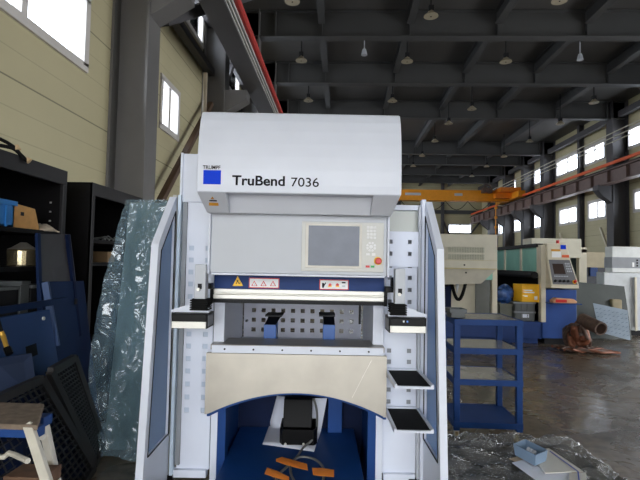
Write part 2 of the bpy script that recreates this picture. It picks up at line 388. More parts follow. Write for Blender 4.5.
# ---- bridge crane
t = thing('bridge_crane', 'yellow overhead travelling crane spanning the far end of the hall', 'crane', (4.5, 30.8, 5.5))
mb = MB(); mb.box(-1.6, 10.6, 30.5, 30.52, 5.58, 6.18).box(-1.6, 10.6, 31.0, 31.02, 5.58, 6.18).box(-1.6, 10.6, 30.45, 31.07, 6.18, 6.22).box(-1.6, 10.6, 30.45, 31.07, 5.54, 5.58)
mb.build('girder', crane_y, t)
for x in (-1.75, 10.75): MB().box(x - .2, x + .22, 28.8, 33.0, 5.62, 6.0).build('end_carriage', crane_y, t, bevel=.02)
MB().box(9.6, 10.9, 29.9, 30.4, 5.68, 6.0).box(9.7, 10.9, 29.3, 30.4, 6.0, 6.25).build('drive_platform', mat('crane_orange', (236, 130, 20), .5), t)
for x, w in ((4.1, 1.0), (7.2, .5), (1.8, .6)):
    MB().box(x, x + w, 30.49, 30.5, 5.86, 6.02).build('nameplate', lightgrey, t)
MB().box(2.9, 3.6, 30.2, 31.3, 5.1, 5.54).build('hoist_body', dark, t, bevel=.03)
MB().tube([(8.9, 30.1, 6.05), (9.0, 30.1, 6.5), (9.3, 30.1, 6.5), (9.4, 30.1, 6.05)], .05, 6).box(8.8, 9.4, 29.9, 30.3, 6.0, 6.3).build('motor', rust, t)
pts = []
for k in range(41):
    u = k / 40; pts.append((3.8 + 5.6 * u, 30.35, 5.5 - .55 * abs(math.sin(u * math.pi * 4))))
MB().tube(pts, .02, 5).build('festoon_cable', rubber, t)
mb = MB(); mb.tube([(9.62, 30, 5.5), (9.62, 30, 2.4)], .03, 6)
for z in (5.0, 4.4, 3.8, 3.2, 2.6): mb.box(9.55, 9.7, 29.95, 30.05, z, z + .14)
mb.build('pendant_chain', crane_y, t)

# ---- high bay lamps
def lamp(loc, label):
    t = thing('high_bay_lamp', label, 'lamp', loc, group='high bay lamps under the roof')
    x, y, z = loc
    MB().tube([(x, y, z), (x, y, 8.555)], .018, 6).box(x - .06, x + .06, y - .06, y + .06, z + .12, z + .26).build('stem', dark, t)
    MB().tube([(x, y, z + .14), (x, y, z + .09), (x, y, z + .03), (x, y, z + .01)], [.06, .09, .165, .17], 20).build('reflector', lampwhite, t, smooth=False)
    return t
LP = [(-1.15, 10.45), (2.05, 11.1), (4.72, 10.45), (-1.2, 13.6), (1.85, 13.65), (4.65, 13.65), (-1.22, 17.05), (1.8, 17.05), (4.85, 17.9), (8.9, 17.1), (4.42, 19.8),
      (8.9, 19.7), (8.8, 22.6), (4.42, 22.7), (4.36, 25.8), (8.7, 25.8), (8.6, 28.5), (4.3, 28.6), (8.6, 31.7)]
rows = {}
names = ['first', 'second', 'third', 'fourth', 'fifth', 'sixth', 'seventh', 'eighth', 'ninth']
colname = {-1: 'left', 2: 'centre-left', 4: 'centre-right', 5: 'centre-right', 9: 'right'}
cnt = {}
for x, y in LP:
    c = 'leftmost' if x < 0 else 'second' if x < 3 else 'third' if x < 6 else 'rightmost'; cnt[c] = cnt.get(c, 0) + 1
    lamp((x, y, 7.3), 'round high bay lamp, %s nearest the camera in the %s line under the roof' % (names[cnt[c] - 1], c))
for x, y in ((.6, 13.3), (6.7, 13.6)):
    tag(MB().tube([(x, y, 7.5), (x, y, 8.555)], .015, 6).tube([(x, y, 7.35), (x, y, 7.52)], [.09, .05], 10).build('smoke_detector', lightgrey, org=(x, y, 7.35)),
        'small grey detector hanging between lamps, %s one' % ('left' if x < 2 else 'right'), 'detector')

# ================================================================== PRESS BRAKE
CX = -.12
B0 = thing('press_brake', 'large white and blue press brake with grey control panel and open glass side doors', 'machine', (CX, 2.9, 0), 'M')
def bm(*a): return MB().box(*a)
xa, xb = CX - .53, CX + .53
# hood
prof = [(2.503, 1.856), (2.497, 1.90), (2.497, 1.98), (2.501, 2.05), (2.509, 2.12), (2.522, 2.19), (2.541, 2.25), (2.568, 2.30), (2.60, 2.312), (3.2, 2.33), (3.2, 1.856)]
hood = MB().prism(prof, 'x', xa - .003, xb + .012).build('hood', white, B0, bevel=.006)
mb = MB()
def lip(x0t, x1t, x0b, x1b, dy):
    mb.hexa([(x0b, 2.64 + dy * .2, 1.764), (x1b, 2.64 + dy * .2, 1.764), (x1b, 3.1, 1.764), (x0b, 3.1, 1.764), (x0t, 2.504 + dy, 1.856), (x1t, 2.504 + dy, 1.856), (x1t, 3.1, 1.856), (x0t, 3.1, 1.856)])
xl1, xr1 = PM(226, 195, 2.52)[0], PM(373.5, 199, 2.52)[0]; xl2, xr2 = PM(230, 212, 2.66)[0], PM(370, 216, 2.66)[0]
lip(xa, xl1, CX - .508, xl2, 0); lip(xr1, xb + .008, xr2, CX + .512, 0); lip(xl1, xr1, xl2, xr2, .09)
mb.build('hood_lip', mat('lip_enamel', (208, 211, 219), .42, var=.02), B0, bevel=.003)
# writing on the hood
def onhood(px, py): p = PM(px, py, 2.494); return p[0], p[2]
a = onhood(232, 185); b = onhood(285, 176)
text_part('model_lettering', 'TruBend', a[0], 2.4945, a[1] - .001, .053, b[0] - a[0], ink, hood, bold=.024)
a = onhood(291, 186.3); b = onhood(319, 177)
text_part('model_number', '7036', a[0], 2.4945, a[1] - .001, .048, b[0] - a[0], ink, hood, bold=.004)
a = onhood(203, 184); b = onhood(221, 170.3)
MB().box(a[0], b[0], 2.4945, 2.499, a[1], b[1]).build('logo_square', logoblue, hood)
a = onhood(202.8, 169.5); text_part('logo_lettering', 'TRUMPF', a[0], 2.4925, a[1] + .002, .02, onhood(220.5, 166)[0] - a[0], ink, hood, bold=.010)
# warning sticker on the lip (lies on the slanted face)
def liplane(px, py):
    p = PM(px, py, 1.0); dx, dz = p[0], p[2] - EYE      # plane through (2.506,1.888) and (2.66,1.768)
    k = (2.504 * .092 + (1.856 - EYE) * .136) / (.092 + dz * .136)
    return Vector((dx * k, k - .003, EYE + dz * k))
MB().quad([liplane(209, 202.6), liplane(218.5, 202.9), liplane(218.8, 205.8), liplane(209.3, 205.5)][::-1], .001).build('warning_sticker', amber, B0)
MB().quad([liplane(209.4, 200), liplane(217, 200.3), liplane(217, 201.4), liplane(209.4, 201.1)][::-1], .001).build('warning_sticker', ink, B0)
q = [liplane(210.7, 199), liplane(214.3, 199.1), liplane(212.5, 196.6)]; MB().add(q, [(0, 1, 2)]).build('warning_sticker', amber, B0)
# control panel
panel = bm(CX - .502, CX + .502, 2.73, 3.15, 1.428, 1.775).build('control_panel', lightgrey, B0, bevel=.006)
for s in (-1, 1): bm(min(CX + s * .502, CX + s * .515), max(CX + s * .502, CX + s * .515), 2.715, 3.15, 1.422, 1.775).build('panel_cheek', white, B0, bevel=.004)
bm(CX - .49, CX + .49, 2.7165, 2.9, 1.418, 1.4285).build('panel_edge', white, B0, bevel=.002)
def pan(px, py, D=2.725): p = PM(px, py, D); return p[0], p[2]
def prect(name, x0, y0, x1, y1, m, d=2.725, t=.006, par=None, bev=0.):
    a = pan(x0, y1); b = pan(x1, y0); return MB().box(a[0], b[0], d, d + t, a[1], b[1]).build(name, m, par or B0, bevel=bev)
cp = prect('operator_panel', 301, 223, 384, 271, panelgrey, 2.722, .01, bev=.003)
prect('display_bezel', 305, 224.5, 362, 267.5, mat('bezel', (214, 210, 200), .45), 2.717, .006, cp, .002)
prect('display', 308, 226.5, 359.5, 265.3, screen, 2.7145, .004, cp)
mb = MB()
for r in range(4):
    for c in range(3):
        x, z = pan(368 + c * 3.3, 227.5 + r * 3.4 + c * .06); mb.box(x - .0075, x + .0075, 2.715, 2.723, z - .0075, z + .0075)
mb.build('keypad', stick, cp, bevel=.001)
x, z = pan(368.2, 254.3); MB().box(x - .012, x + .008, 2.715, 2.723, z - .006, z + .006).build('function_key', stick, cp)
x, z = pan(373.5, 254.5); MB().box(x - .010, x + .010, 2.715, 2.723, z - .008, z + .008).build('function_key', stick, cp)
x, z = pan(371, 246.8); mb = MB(); mb.cyl((x, 2.714, z), (x, 2.724, z), .011, 16)
for k in range(8):
    a0 = math.pi / 4 * k + .1; a1 = a0 + .58; q = [(x + math.cos(t) * r, z + math.sin(t) * r) for t, r in ((a0, .016), (a0, .028), ((a0 + a1) / 2, .029), (a1, .028), (a1, .016))]
    mb.prism(q, 'y', 2.715, 2.723)
mb.build('jog_ring', stick, cp)
x, z = pan(377.8, 261); es = MB().cyl((x, 2.716, z), (x, 2.724, z), .023, 24).build('emergency_stop', yellow, cp)
MB().tube([(x, 2.722, z), (x, 2.70, z), (x, 2.695, z), (x, 2.692, z)], [.013, .013, .018, .015], 20).build('stop_button', red, es)
x, z = pan(367.5, 266.5); bm(x - .011, x + .011, 2.714, 2.723, z - .006, z + .006).build('red_button', red, cp)
x, z = pan(372.4, 266.6); bm(x - .010, x + .010, 2.714, 2.723, z - .006, z + .006).build('green_button', green, cp)
# ram
bm(CX - .51, CX + .51, 2.89, 3.1, 1.325, 1.43).build('ram', ramblue, B0, bevel=.003)
DR = 2.886
def rr(px, py): p = PM(px, py, DR); return p[0], p[2]
def tri(name, cx_, top, bot, hw, m, d, par=B0, t=.002):
    a = rr(cx_ - hw, bot); b = rr(cx_ + hw, bot); c = rr(cx_, top)
    return MB().prism([a, b, c], 'y', d, d + t).build(name, m, par)
tt = tri('warning_triangle', 237.7, 276.2, 286, 5.3, yellow, 2.886)
mb = MB()
for p, q in (((236, 284), (237.5, 281)), ((237.5, 281), (239, 283.5)), ((239.2, 284), (240.5, 282.5)), ((236.5, 280.3), (238.5, 280.8))):
    a = rr(*p); b = rr(*q); mb.bar((a[0], 2.8845, a[1]), (b[0], 2.8845, b[1]), .001, .004)
mb.build('hand_symbol', ink, tt)
def sticker(x0, y0, x1, y1):
    a = rr(x0, y1); b = rr(x1, y0); o = MB().box(a[0], b[0], 2.886, 2.889, a[1], b[1]).build('warning_label', red, B0)
    MB().box(a[0] + .005, b[0] - .005, 2.8848, 2.886, a[1] + .005, b[1] - .005).build('label_face', stick, o); return o
o = sticker(248.8, 278.3, 279.3, 287.9)
for c in (254.4, 263.6, 273): 
    w = tri('prohibition_triangle', c, 280.6, 286, 3.1, red, 2.8835, o, .001)
    tri('triangle_face', c, 281.9, 285.6, 1.9, stick, 2.8822, w, .001) if False else None
    tri('prohibition_triangle', c, 281.9, 285.5, 1.9, stick, 2.882, o, .001)
    a = rr(c, 285.2); b = rr(c + .4, 283); MB().bar((a[0], 2.8812, a[1]), (b[0], 2.8812, b[1]), .001, .003).build('prohibition_symbol', ink, o)
o = sticker(319.3, 280, 348.7, 289.5)
a = rr(322, 287.6); MB().box(a[0], a[0] + .012, 2.8835, 2.8845, a[1], a[1] + .028).bar((a[0] + .004, 2.883, a[1]), (a[0] + .022, 2.883, a[1] + .03), .001, .006).build('hand_symbol', ink, o)
for c in (330, 337.4):
    a = rr(c, 286); bm(a[0] - .011, a[0] + .011, 2.8835, 2.8845, a[1] - .006, a[1] + .004).build('pedal_symbol', yellow, o)
    MB().cyl((a[0], 2.882, a[1] + .007), (a[0], 2.8835, a[1] + .007), .009, 14).build('button_symbol', red, o)
a = rr(341.8, 283.3); mb = bm(a[0], a[0] + .022, 2.8835, 2.8845, a[1], a[1] + .008)
mb.build('text_symbol', ink, o)
a = rr(341.8, 286.8); bm(a[0] + .002, a[0] + .02, 2.8835, 2.8845, a[1], a[1] + .008).build('text_symbol', lightgrey, o)
# upper tool clamp
cl = MB(); zt = 1.331
cprof = [(2.9, zt), (2.862, zt), (2.858, zt - .022), (2.866, zt - .026), (2.866, zt - .030), (2.855, zt - .034), (2.855, zt - .056), (2.864, zt - .060), (2.90, zt - .060)]
cl.prism(cprof, 'x', CX - .505, CX + .505); cl.build('tool_clamp', alu, B0, bevel=.001)
bm(CX - .508, CX + .508, 2.862, 2.93, zt - .082, zt - .060).build('clamp_rail', black, B0)
mb = MB()
for k in range(100): x = CX - .5 + k * .0101; mb.box(x, x + .006, 2.858, 2.863, zt - .080, zt - .070)
mb.build('clamp_teeth', dark, B0)
for s in (-1, 1): bm(CX + s * .515 - .010, CX + s * .515 + .010, 2.852, 2.93, zt - .085, zt + .002).build('clamp_end_cap', black, B0, bevel=.002)
for s in (-1, 1):
    x = CX + s * .54; MB().box(x - .035, x + .035, 2.80, 2.86, 1.332, 1.366).box(x - .02 + s * .02, x + .02 + s * .02, 2.81, 2.85, 1.345, 1.42).build('switch_block', black, B0, bevel=.004)
# throat: side plates, inner cheeks, perforated back sheet
for s in (-1, 1):
    x1 = CX + s * .455; x2 = CX + s * .52
    bm(min(x1, x2), max(x1, x2), 2.96, 3.0, .93, 1.40).build('throat_front_plate', white, B0, bevel=.002)
    bm(min(x1, x1 + s * .012), max(x1, x1 + s * .012), 3.0, 3.66, .93, 1.40).build('throat_side_wall', white, B0)
    bm(min(x2, x2 - s * .02), max(x2, x2 - s * .02), 3.0, 3.64, .12, 1.9).build('side_plate', white, B0)
hx = [CX - .475 + .0735 * (k + 1.18) for k in range(11)]; hz = [.93 + .0735 * k for k in range(6)]
hx0 = [PM(254 + 9.75 * k, 310 + .2 * k, 3.65)[0] for k in range(11)]; hz0 = [PM(300, y, 3.65)[2] for y in (301, 311, 320.6, 330.3, 340)]
perforated(MB(), CX - .443, CX + .443, .86, 1.42, 3.65, hx0, hz0, .031).build('perforated_back_sheet', mat('back_sheet_grey', (196, 198, 210), .4, var=.03), B0)
bm(CX - .40, CX + .40, 3.62, 3.66, 1.395, 1.42).build('back_sheet_rim', dark, B0)
for p in ((246.3, 321), (246.5, 302)): 
    a = PM(p[0], p[1], 3.6); MB().cyl((a[0], 3.6, a[2]), (a[0], 3.64, a[2]), .009, 10).build('bolt', black, B0)
a = PM(360, 304, 3.3); b = PM(360, 324, 3.3); MB().box(a[0] - .008, a[0] + .006, 3.28, 3.3, b[2], a[2] + .02).build('cable_strip', black, B0)
# crossbeam above the throat
bm(CX - .5, CX + .5, 3.1, 3.7, 1.42, 1.9).build('upper_frame', lightgrey, B0)
bm(CX - .45, CX + .45, 3.1, 3.64, .80, .93).build('gauge_bed', lightgrey, B0)
# back gauge fingers
for (x0, x1, skew) in ((263.5, 276.3, 5.5), (322.8, 335.2, -1.5)):
    a = PM(x0, 340, 3.15); b = PM(x1, 324.5, 3.15); w = b[0] - a[0]
    f = bm(a[0], b[0], 3.15, 3.3, .95, b[2]).build('gauge_finger', mat('finger_blue', (40, 88, 160), .4, var=.04), B0, bevel=.003)
    sk = skew / 480 * 3.15
    MB().hexa([(a[0] + .005, 3.13, b[2]), (b[0] - .002, 3.13, b[2]), (b[0] - .002, 3.24, b[2]), (a[0] + .005, 3.24, b[2]),
               (a[0] + .005 + sk * .9, 3.06, b[2] + .062), (b[0] + sk, 3.06, b[2] + .062), (b[0] + sk, 3.22, b[2] + .062), (a[0] + .005 + sk * .9, 3.22, b[2] + .062)]).build('finger_tip', black, f, bevel=.002)
    MB().hexa([(a[0] - .018 + sk, 3.04, b[2] + .062), (b[0] + sk + .006, 3.04, b[2] + .062), (b[0] + sk + .006, 3.22, b[2] + .062), (a[0] - .018 + sk, 3.22, b[2] + .062),
               (a[0] - .018 + sk, 3.04, b[2] + .072), (b[0] + sk + .006, 3.04, b[2] + .072), (b[0] + sk + .006, 3.22, b[2] + .072), (a[0] - .018 + sk, 3.22, b[2] + .072)]).build('finger_plate', dark, f)
    bm(a[0], b[0], 3.14, 3.3, .94, .965).build('finger_base', black, f)
# bed rail and arched beam
bm(CX - .515, CX + .515, 2.865, 3.12, .972, 1.003).build('bed_top', mat('bed_steel', (150, 146, 142), .4, .4, var=.1), B0, bevel=.002)
bm(CX - .507, CX + .507, 2.858, 2.95, .955, .999).build('bed_rail', white, B0, bevel=.002)
mb = MB()
for k in range(6): x = CX - .43 + k * .17; mb.cyl((x, 2.854, .978), (x, 2.86, .978), .0055, 10)
mb.build('bed_screws', dark, B0)
def arch(z_end, z_peak, x0, x1, z_top, flat=.05, n=40):
    # straight short foot at each end, then a flattened arc
    pts = [(x1, z_top), (x0, z_top), (x0, z_end), (x0 + flat * .3, z_end)]
    for k in range(n + 1):
        u = -1 + 2 * k / n; r = 1 - abs(u) ** 2.0; pts.append((CX + u * (x1 - x0 - flat) / 2, z_end + .006 + (z_peak - z_end) * r))
    pts += [(x1 - flat * .3, z_end), (x1, z_end)]
    return pts
def arch_solid(pts, y0, y1):
    # strips from the top line down to the arch so the faces stay convex
    mb = MB(); zt = pts[0][1]; low = pts[2:]
    for i in range(len(low) - 1):
        (xA, zA), (xB, zB) = low[i], low[i + 1]
        mb.hexa([(xA, y0, zA), (xB, y0, zB), (xB, y1, zB), (xA, y1, zA), (xA, y0, zt), (xB, y0, zt), (xB, y1, zt), (xA, y1, zt)])
    return mb
arch_solid(arch(.598, .722, CX - .538, CX + .528, .952), 2.86, 2.90).build('table_beam', steel, B0)
for p, q in (((371, 361), (352, 398)), ((372, 360), (362, 378))):
    a = PM(*p, 2.859); b = PM(*q, 2.859); MB().bar((a[0], 2.8592, a[2]), (b[0], 2.8592, b[2]), .0015, .0015).build('scratch', alu, B0)
arch_solid(arch(.572, .702, CX - .534, CX + .534, .94), 2.885 + .016, 2.955).build('beam_backing', blue, B0)
# lower body
for s in (-1, 1):
    x2 = CX + s * .52
    bm(min(x2, x2 - s * .04), max(x2, x2 - s * .04), 2.955, 3.0, .02, .62).build('lower_leg_plate', white, B0, bevel=.002)
    bm(min(x2 - s * .04, x2 - s * .09), max(x2 - s * .04, x2 - s * .09), 2.955, 3.05, .02, .66).build('lower_post', blue, B0, bevel=.002)
    bm(min(x2 - s * .05, x2 - s * .07), max(x2 - s * .05, x2 - s * .07), 3.0, 3.6, .02, .93).build('inner_side_wall', blue, B0)
bm(CX - .47, CX + .47, 3.55, 3.58, .02, .80).build('inner_back_wall', navy, B0)  # dark navy puts the shade of the deep recess into the wall colour
plat = MB().box(CX - .43, CX + .39, 2.66, 3.54, .26, .30).box(CX - .43, CX + .39, 2.66, 2.68, .02, .26).box(CX - .43, CX - .41, 2.68, 3.54, .02, .26).box(CX + .37, CX + .39, 2.68, 3.54, .02, .26)
plat.build('foot_platform', blue, B0, bevel=.004)
bm(CX + .20, CX + .30, 3.44, 3.54, .301, .56).build('inner_box', blue, B0, bevel=.004)
# side wings (perforated guards) with corner profiles
def holes(pxs, pys, D): return [PM(x, 300, D)[0] for x in pxs], [PM(200, y, D)[2] for y in pys]
X0 = PM(172, 300, 3.0)[0]; X1 = PM(212, 300, 3.0)[0]
hxs, _ = holes((190, 206.5), (), 3.0); hzs = [PM(190, y, 3.0)[2] for y in (248, 260, 272, 284, 296.5, 309, 334, 346, 358.5, 371, 384, 397, 410)]
perforated(MB(), X0 + .06, X1 + .01, .22, 2.13, 3.0, [h for h in hxs], hzs, .030).build('side_guard', white, B0)
bm(X0 + .06, X1 + .01, 3.012, 3.018, .22, 2.1).build('guard_lining', mat('guard_lining_blue', (190, 202, 218), .5, var=.02), B0)
bm(X0 + .035, X1 + .02, 2.985, 3.2, 1.86, 2.165).build('side_cabinet', white, B0, bevel=.004)
bm(X0 + .035, X0 + .048, 2.97, 3.0, 1.86, 2.168).build('cabinet_trim', white, B0)
bm(X0 - .005, X0 + .022, 2.96, 3.02, .2, 1.9).build('guard_post', mat('profile_greige', (196, 194, 186), .45), B0, bevel=.003)
bm(X0 + .03, X0 + .05, 2.95, 3.0, .2, 1.9).build('guard_post', mat('profile_paleblue', (205, 220, 235), .4), B0, bevel=.003)
bm(X0 + .055, X0 + .082, 2.98, 3.0, .25, 1.86).build('guard_post', midgrey, B0, bevel=.003)
bm(X0 + .045, X1 + .0, 2.97, 3.02, .18, .225).build('guard_sill', white, B0, bevel=.003)
bm(X0 + .0, X0 + .05, 2.95, 3.0, .17, .20).build('guard_foot', black, B0)
# right
R0 = PM(385, 300, 3.0)[0]; R1 = PM(424, 300, 3.0)[0]
rhx = [PM(389.7, 300, 3.0)[0], PM(409.6, 300, 3.0)[0]]
rhz = [PM(409, y, 3.0)[2] for y in (242, 254, 266, 278, 290, 302, 314, 351, 362, 376, 390, 402)]
perforated(MB(), R0 - .01, R1 - .045, .22, 1.70, 3.0, rhx, rhz, .026).build('side_guard', white, B0)
bm(R0 - .01, R1 - .04, 3.10, 3.106, 1.0, 1.68).build('guard_lining', midgrey, B0)
bm(R0 - .01, R1 - .04, 3.012, 3.018, .22, .98).build('guard_lining', midgrey, B0)
bm(R0 + .02, R1 - .03, 3.02, 3.03, 1.68, 1.84).build('upper_glazing', mat('pale_green_panel', (178, 182, 174), .3, var=.05, scale=4), B0)
bm(R0 - .0, R1 - .02, 2.99, 3.03, 1.835, 1.868).build('top_rail', white, B0, bevel=.003)
q = [PM(389, 231, 2.985), PM(422, 232, 2.985), PM(418, 267, 2.985), PM(389, 267, 2.985)]
bm(R1 - .045, R1 - .03, 2.96, 3.0, .2, 1.86).build('guard_post', lightgrey, B0, bevel=.003)
bm(R1 - .028, R1 - .002, 2.95, 3.0, .2, 1.9).build('guard_post', white, B0, bevel=.003)
bm(R0, R1 - .05, 2.97, 3.02, .18, .225).build('guard_sill', white, B0, bevel=.003)
bm(R1 - .09, R1 - .04, 2.95, 3.0, .17, .20).build('guard_foot', black, B0)
# upper right cover plate with slanted side
c0 = PM(402, 231.5, 2.97); c1 = PM(422.5, 232, 2.97); c2 = PM(418, 267, 2.97); c3 = PM(389, 266.5, 2.97); 
pl = MB(); ph = [PM(409.6, 242, 2.97), PM(409.6, 254, 2.97)]
perforated(pl, PM(388, 250, 2.97)[0], PM(418, 250, 2.97)[0], c3[2], c0[2], 2.968, [PM(389.7, 250, 2.97)[0] + .005, ph[0][0]], [ph[1][2], ph[0][2]], .026)
xR = PM(418, 250, 2.97)[0]
pl.prism([(xR, c3[2]), (xR + .003, c3[2]), (xR + .03, c0[2]), (xR, c0[2])], 'y', 2.968, 2.972)
pl.build('cover_plate', white, B0)
# glass side doors
def side_door(x):
    zf, zn, zb = 1.885, 1.585, .12; y1 = 2.975; t = .02; yt, yb = 2.655, 2.51
    d = MB(); near = lambda z: yb + (yt - yb) * (z - zb) / (zn - zb)
    def seg(*q): d.prism(list(q), 'x', x - t, x + t)
    w = .05; yi1 = y1 - .03; zi = .45; yq = near(zn) + w
    top = lambda y, off=0: zn + (zf - zn) * (y - yt) / (yi1 - yt) - off
    seg((near(zb), zb), (y1, zb), (y1, zi), (near(zi), zi)); seg((near(zi), zi), (near(zi) + w, zi), (yq, top(yq)), (yt, zn)); seg((yi1, zi), (y1, zi), (y1, zf), (yi1, top(yi1)))
    seg((yq, top(yq, .09)), (yi1, top(yi1, .09)), (yi1, top(yi1)), (yq, top(yq)))
    o = d.build('side_door', white, B0)
    gp = [(near(zi) + w, zi), (yi1, zi), (yi1, top(yi1, .09)), (yq - .005, top(yq, .09))]
    MB().prism(gp, 'x', x - .003, x + .003).build('door_glass', blueglass, o)
    g = MB()
    for i in range(4):
        p, q = gp[i], gp[(i + 1) % 4]
        for sx in (-1, 1): g.bar((x + sx * .0205, p[0], p[1]), (x + sx * .0205, q[0], q[1]), .004, .006, up=(1, 0, 0))
    g.build('glass_seal', dark, o)
    return o
side_door(PM(172, 300, 2.98)[0] - .005); side_door(PM(423.5, 300, 2.98)[0] + .02)
# safety arms
def arm(s):
    P = lambda px, py, D=2.68: PM(px, py, D)
    if s < 0: xs = (194, 206); yt, yb = 264.5, 299; bx = (190.5, 208.5); by = (299, 310); box = (171.5, 206.3); byy = (314.5, 328); wz = 170
    else: xs = (395, 405.5); yt, yb = 269, 304; bx = (390, 406.5); by = (304, 315); box = (390, 426); byy = (319, 332.5); wz = 428
    p = P(xs[0], yb); q = P(xs[1], yt)
    o = MB().box(p[0], q[0], 2.68, 2.75, p[2], q[2]).build('safety_arm', lightgrey, B0, bevel=.003)
    h = P((xs[0] + xs[1]) / 2 - 1.5, yb - 10); MB().box(h[0] - .004, h[0] + .018, 2.676, 2.68, h[2], h[2] + .03).build('lock_slot', dark, o)
    MB().cyl((h[0] + .002, 2.66, h[2] - .002), (h[0] + .002, 2.68, h[2] - .002), .009, 12).build('lock_key', alu, o)
    a = P(bx[0], by[1]); b = P(bx[1], by[0]); m = MB(); n = 5
    for k in range(n):
        z0 = a[2] + (b[2] - a[2]) * k / n; z1 = a[2] + (b[2] - a[2]) * (k + .6) / n; m.box(a[0], b[0], 2.66, 2.77, z0, z1).box(a[0] + .008, b[0] - .008, 2.668, 2.76, z1, z0 + (b[2] - a[2]) / n)
    m.build('bellows', rubber, o)
    a = P(box[0], byy[1], 2.64); b = P(box[1], byy[0], 2.64); zm = a[2] + (b[2] - a[2]) * .47
    lo = P(wz, byy[0] - 1); 
    ib = P(bx[1] if s < 0 else bx[0], by[1]); ix = P(200 if s < 0 else 400, 305)[0]; ox = lo[0]; zt = P(200, by[0] + 2)[2] if s < 0 else P(400, by[0] + 1)[2]
    xin = b[0] if s < 0 else a[0]; hz_ = b[2] + .004
    MB().prism([(ox, hz_), (xin, hz_), (xin, hz_ + .02), (ix, zt - .0), (ox, hz_ + .012)] if s < 0 else [(xin, hz_), (ox, hz_), (ox, hz_ + .012), (ix, zt), (xin, hz_ + .02)], 'y', 2.70, 2.74).build('arm_bracket', white, o)
    bb = MB().box(a[0], b[0], 2.64, 2.80, zm, b[2]).box(a[0] - .004, b[0] + .004, 2.65, 2.81, a[2] - .003, b[2] + .003).build('optics_housing', black, o, bevel=.002)
    MB().box(a[0] + .001, b[0] - .001, 2.636, 2.7, a[2], zm).build('optics_cover', alu, bb, bevel=.001)
    if s > 0:
        for dx, m_ in ((.10, stick), (.12, mat('indicator_blue', (90, 140, 220), .4))):
            MB().box(a[0] + dx - .03, a[0] + dx - .022, 2.636, 2.64, zm + .02, zm + .03).build('indicator', m_, bb)
    sx = b[0] + .005 if s < 0 else a[0] - .005
    MB().box(min(sx, sx - s * .002), max(sx, sx - s * .002), 2.66, 2.78, a[2] + .008, b[2] - .008).build('sensor_window', midgrey, bb)
arm(-1); arm(1)
# tool trays on the right
for z, label in ((.848, 0), (.617, 1)):
    x0, x1 = R0 + .0, R1 - .032
    tr = MB(); e = .014; y0, y1 = 2.585, 2.99
    tr.box(x0, x1, y0, y1, z - .012, z - .004)
    tr.box(x0, x0 + e, y0, y1, z - .004, z + .01).box(x1 - e, x1, y0, y1, z - .004, z + .01).box(x0 + e, x1 - e, y0, y0 + e, z - .004, z + .001).box(x0 + e, x1 - e, y1 - e, y1, z - .004, z + .01)
    o = tr.build('tool_tray', white, B0)
    MB().box(x0 + e, x1 - e, y0 + e, y1 - e, z - .004, z - .001).build('rubber_mat', rubber, o)

# ---- things on the platform
def on(px, py, z): # press-brake axes: sight line met with height z
    a, zz = sight(px, py); k = (z - EYE) / zz; return Vector((a * k, k, z))
ZP = .30
# paper sheet: lies on the platform and climbs the inner back wall
c = [on(262.5, 444.5, ZP + .002), on(314, 452, ZP + .002)]
P = []
topL, topR = PM(277, 396, 3.535), PM(327, 398, 3.43)
midL, midR = on(269, 426, ZP + .002), on(321, 431, ZP + .002)
for k in range(13):
    u = k / 12
    if u < .5:
        w = u / .5; A = c[0].lerp(midL, w); Bq = c[1].lerp(midR, w); lift = .012 * math.sin(w * math.pi)
    else:
        w = (u - .5) / .5; A = midL.lerp(Vector(topL), w); Bq = midR.lerp(Vector((topR[0], 3.42, topR[2])), w); lift = 0
    row = []
    for j in range(9):
        q = A.lerp(Bq, j / 8); row.append((q.x, q.y - (.015 * math.sin(j / 8 * math.pi) if u > .5 else 0), q.z + lift * math.sin(j / 8 * math.pi) + .001)); 
    P.append(row)
tag(MB().grid(P).build('paper_sheet', paper, org=(c[0].x, c[0].y, ZP), frame='M', thick=.001, smooth=True), 'white paper sheet spread on blue platform behind black foot pedal box', 'paper')
# foot pedal box
f0 = on(279, 446, ZP); f1 = on(317, 446.5, ZP); bx0, bx1 = f0.x, f1.x; y0 = f0.y; pz = ZP + .006
t = thing('foot_pedal_box', 'black open-topped foot pedal housing on white paper', 'foot pedal', ((bx0 + bx1) / 2, y0 + .12, ZP), 'M')
zr = PM(300, 430, y0)[2]
mb = MB(); mb.prism([(bx0 + .02, y0), (bx1 - .02, y0), (bx1, y0 + .04), (bx1, y0 + .24), (bx0, y0 + .24), (bx0, y0 + .04)], 'z', pz, pz + .012)
ring_o = [(bx0 + .02, y0), (bx1 - .02, y0), (bx1, y0 + .04), (bx1, y0 + .24), (bx0, y0 + .24), (bx0, y0 + .04)]
n = len(ring_o)
for i in range(n):
    a = Vector((*ring_o[i], 0)); b = Vector((*ring_o[(i + 1) % n], 0)); cc = Vector(((bx0 + bx1) / 2, y0 + .12, 0)); ai = a.lerp(cc, .08); bi = b.lerp(cc, .08)
    mb.hexa([(a.x, a.y, pz), (b.x, b.y, pz), (bi.x, bi.y, pz), (ai.x, ai.y, pz), (a.x, a.y, zr), (b.x, b.y, zr), (bi.x, bi.y, zr), (ai.x, ai.y, zr)])
mb.build('housing', black, t, bevel=.002)
hb = PM(284, 420, y0 + .2)[0]; hc = PM(312, 420, y0 + .2)[0]; ztp = PM(298, 398, y0 + .2)[2]
MB().prism([(y0 + .10, zr - .02), (y0 + .24, zr - .05), (y0 + .24, ztp), (y0 + .17, ztp)], 'x', hb, hc).build('hood_cover', black, t, bevel=.004)
MB().prism([(y0 + .05, pz + .012), (y0 + .2, pz + .012), (y0 + .2, pz + .06), (y0 + .05, pz + .03)], 'x', bx0 + .06, bx1 - .06).build('pedal', rubber, t, bevel=.004)
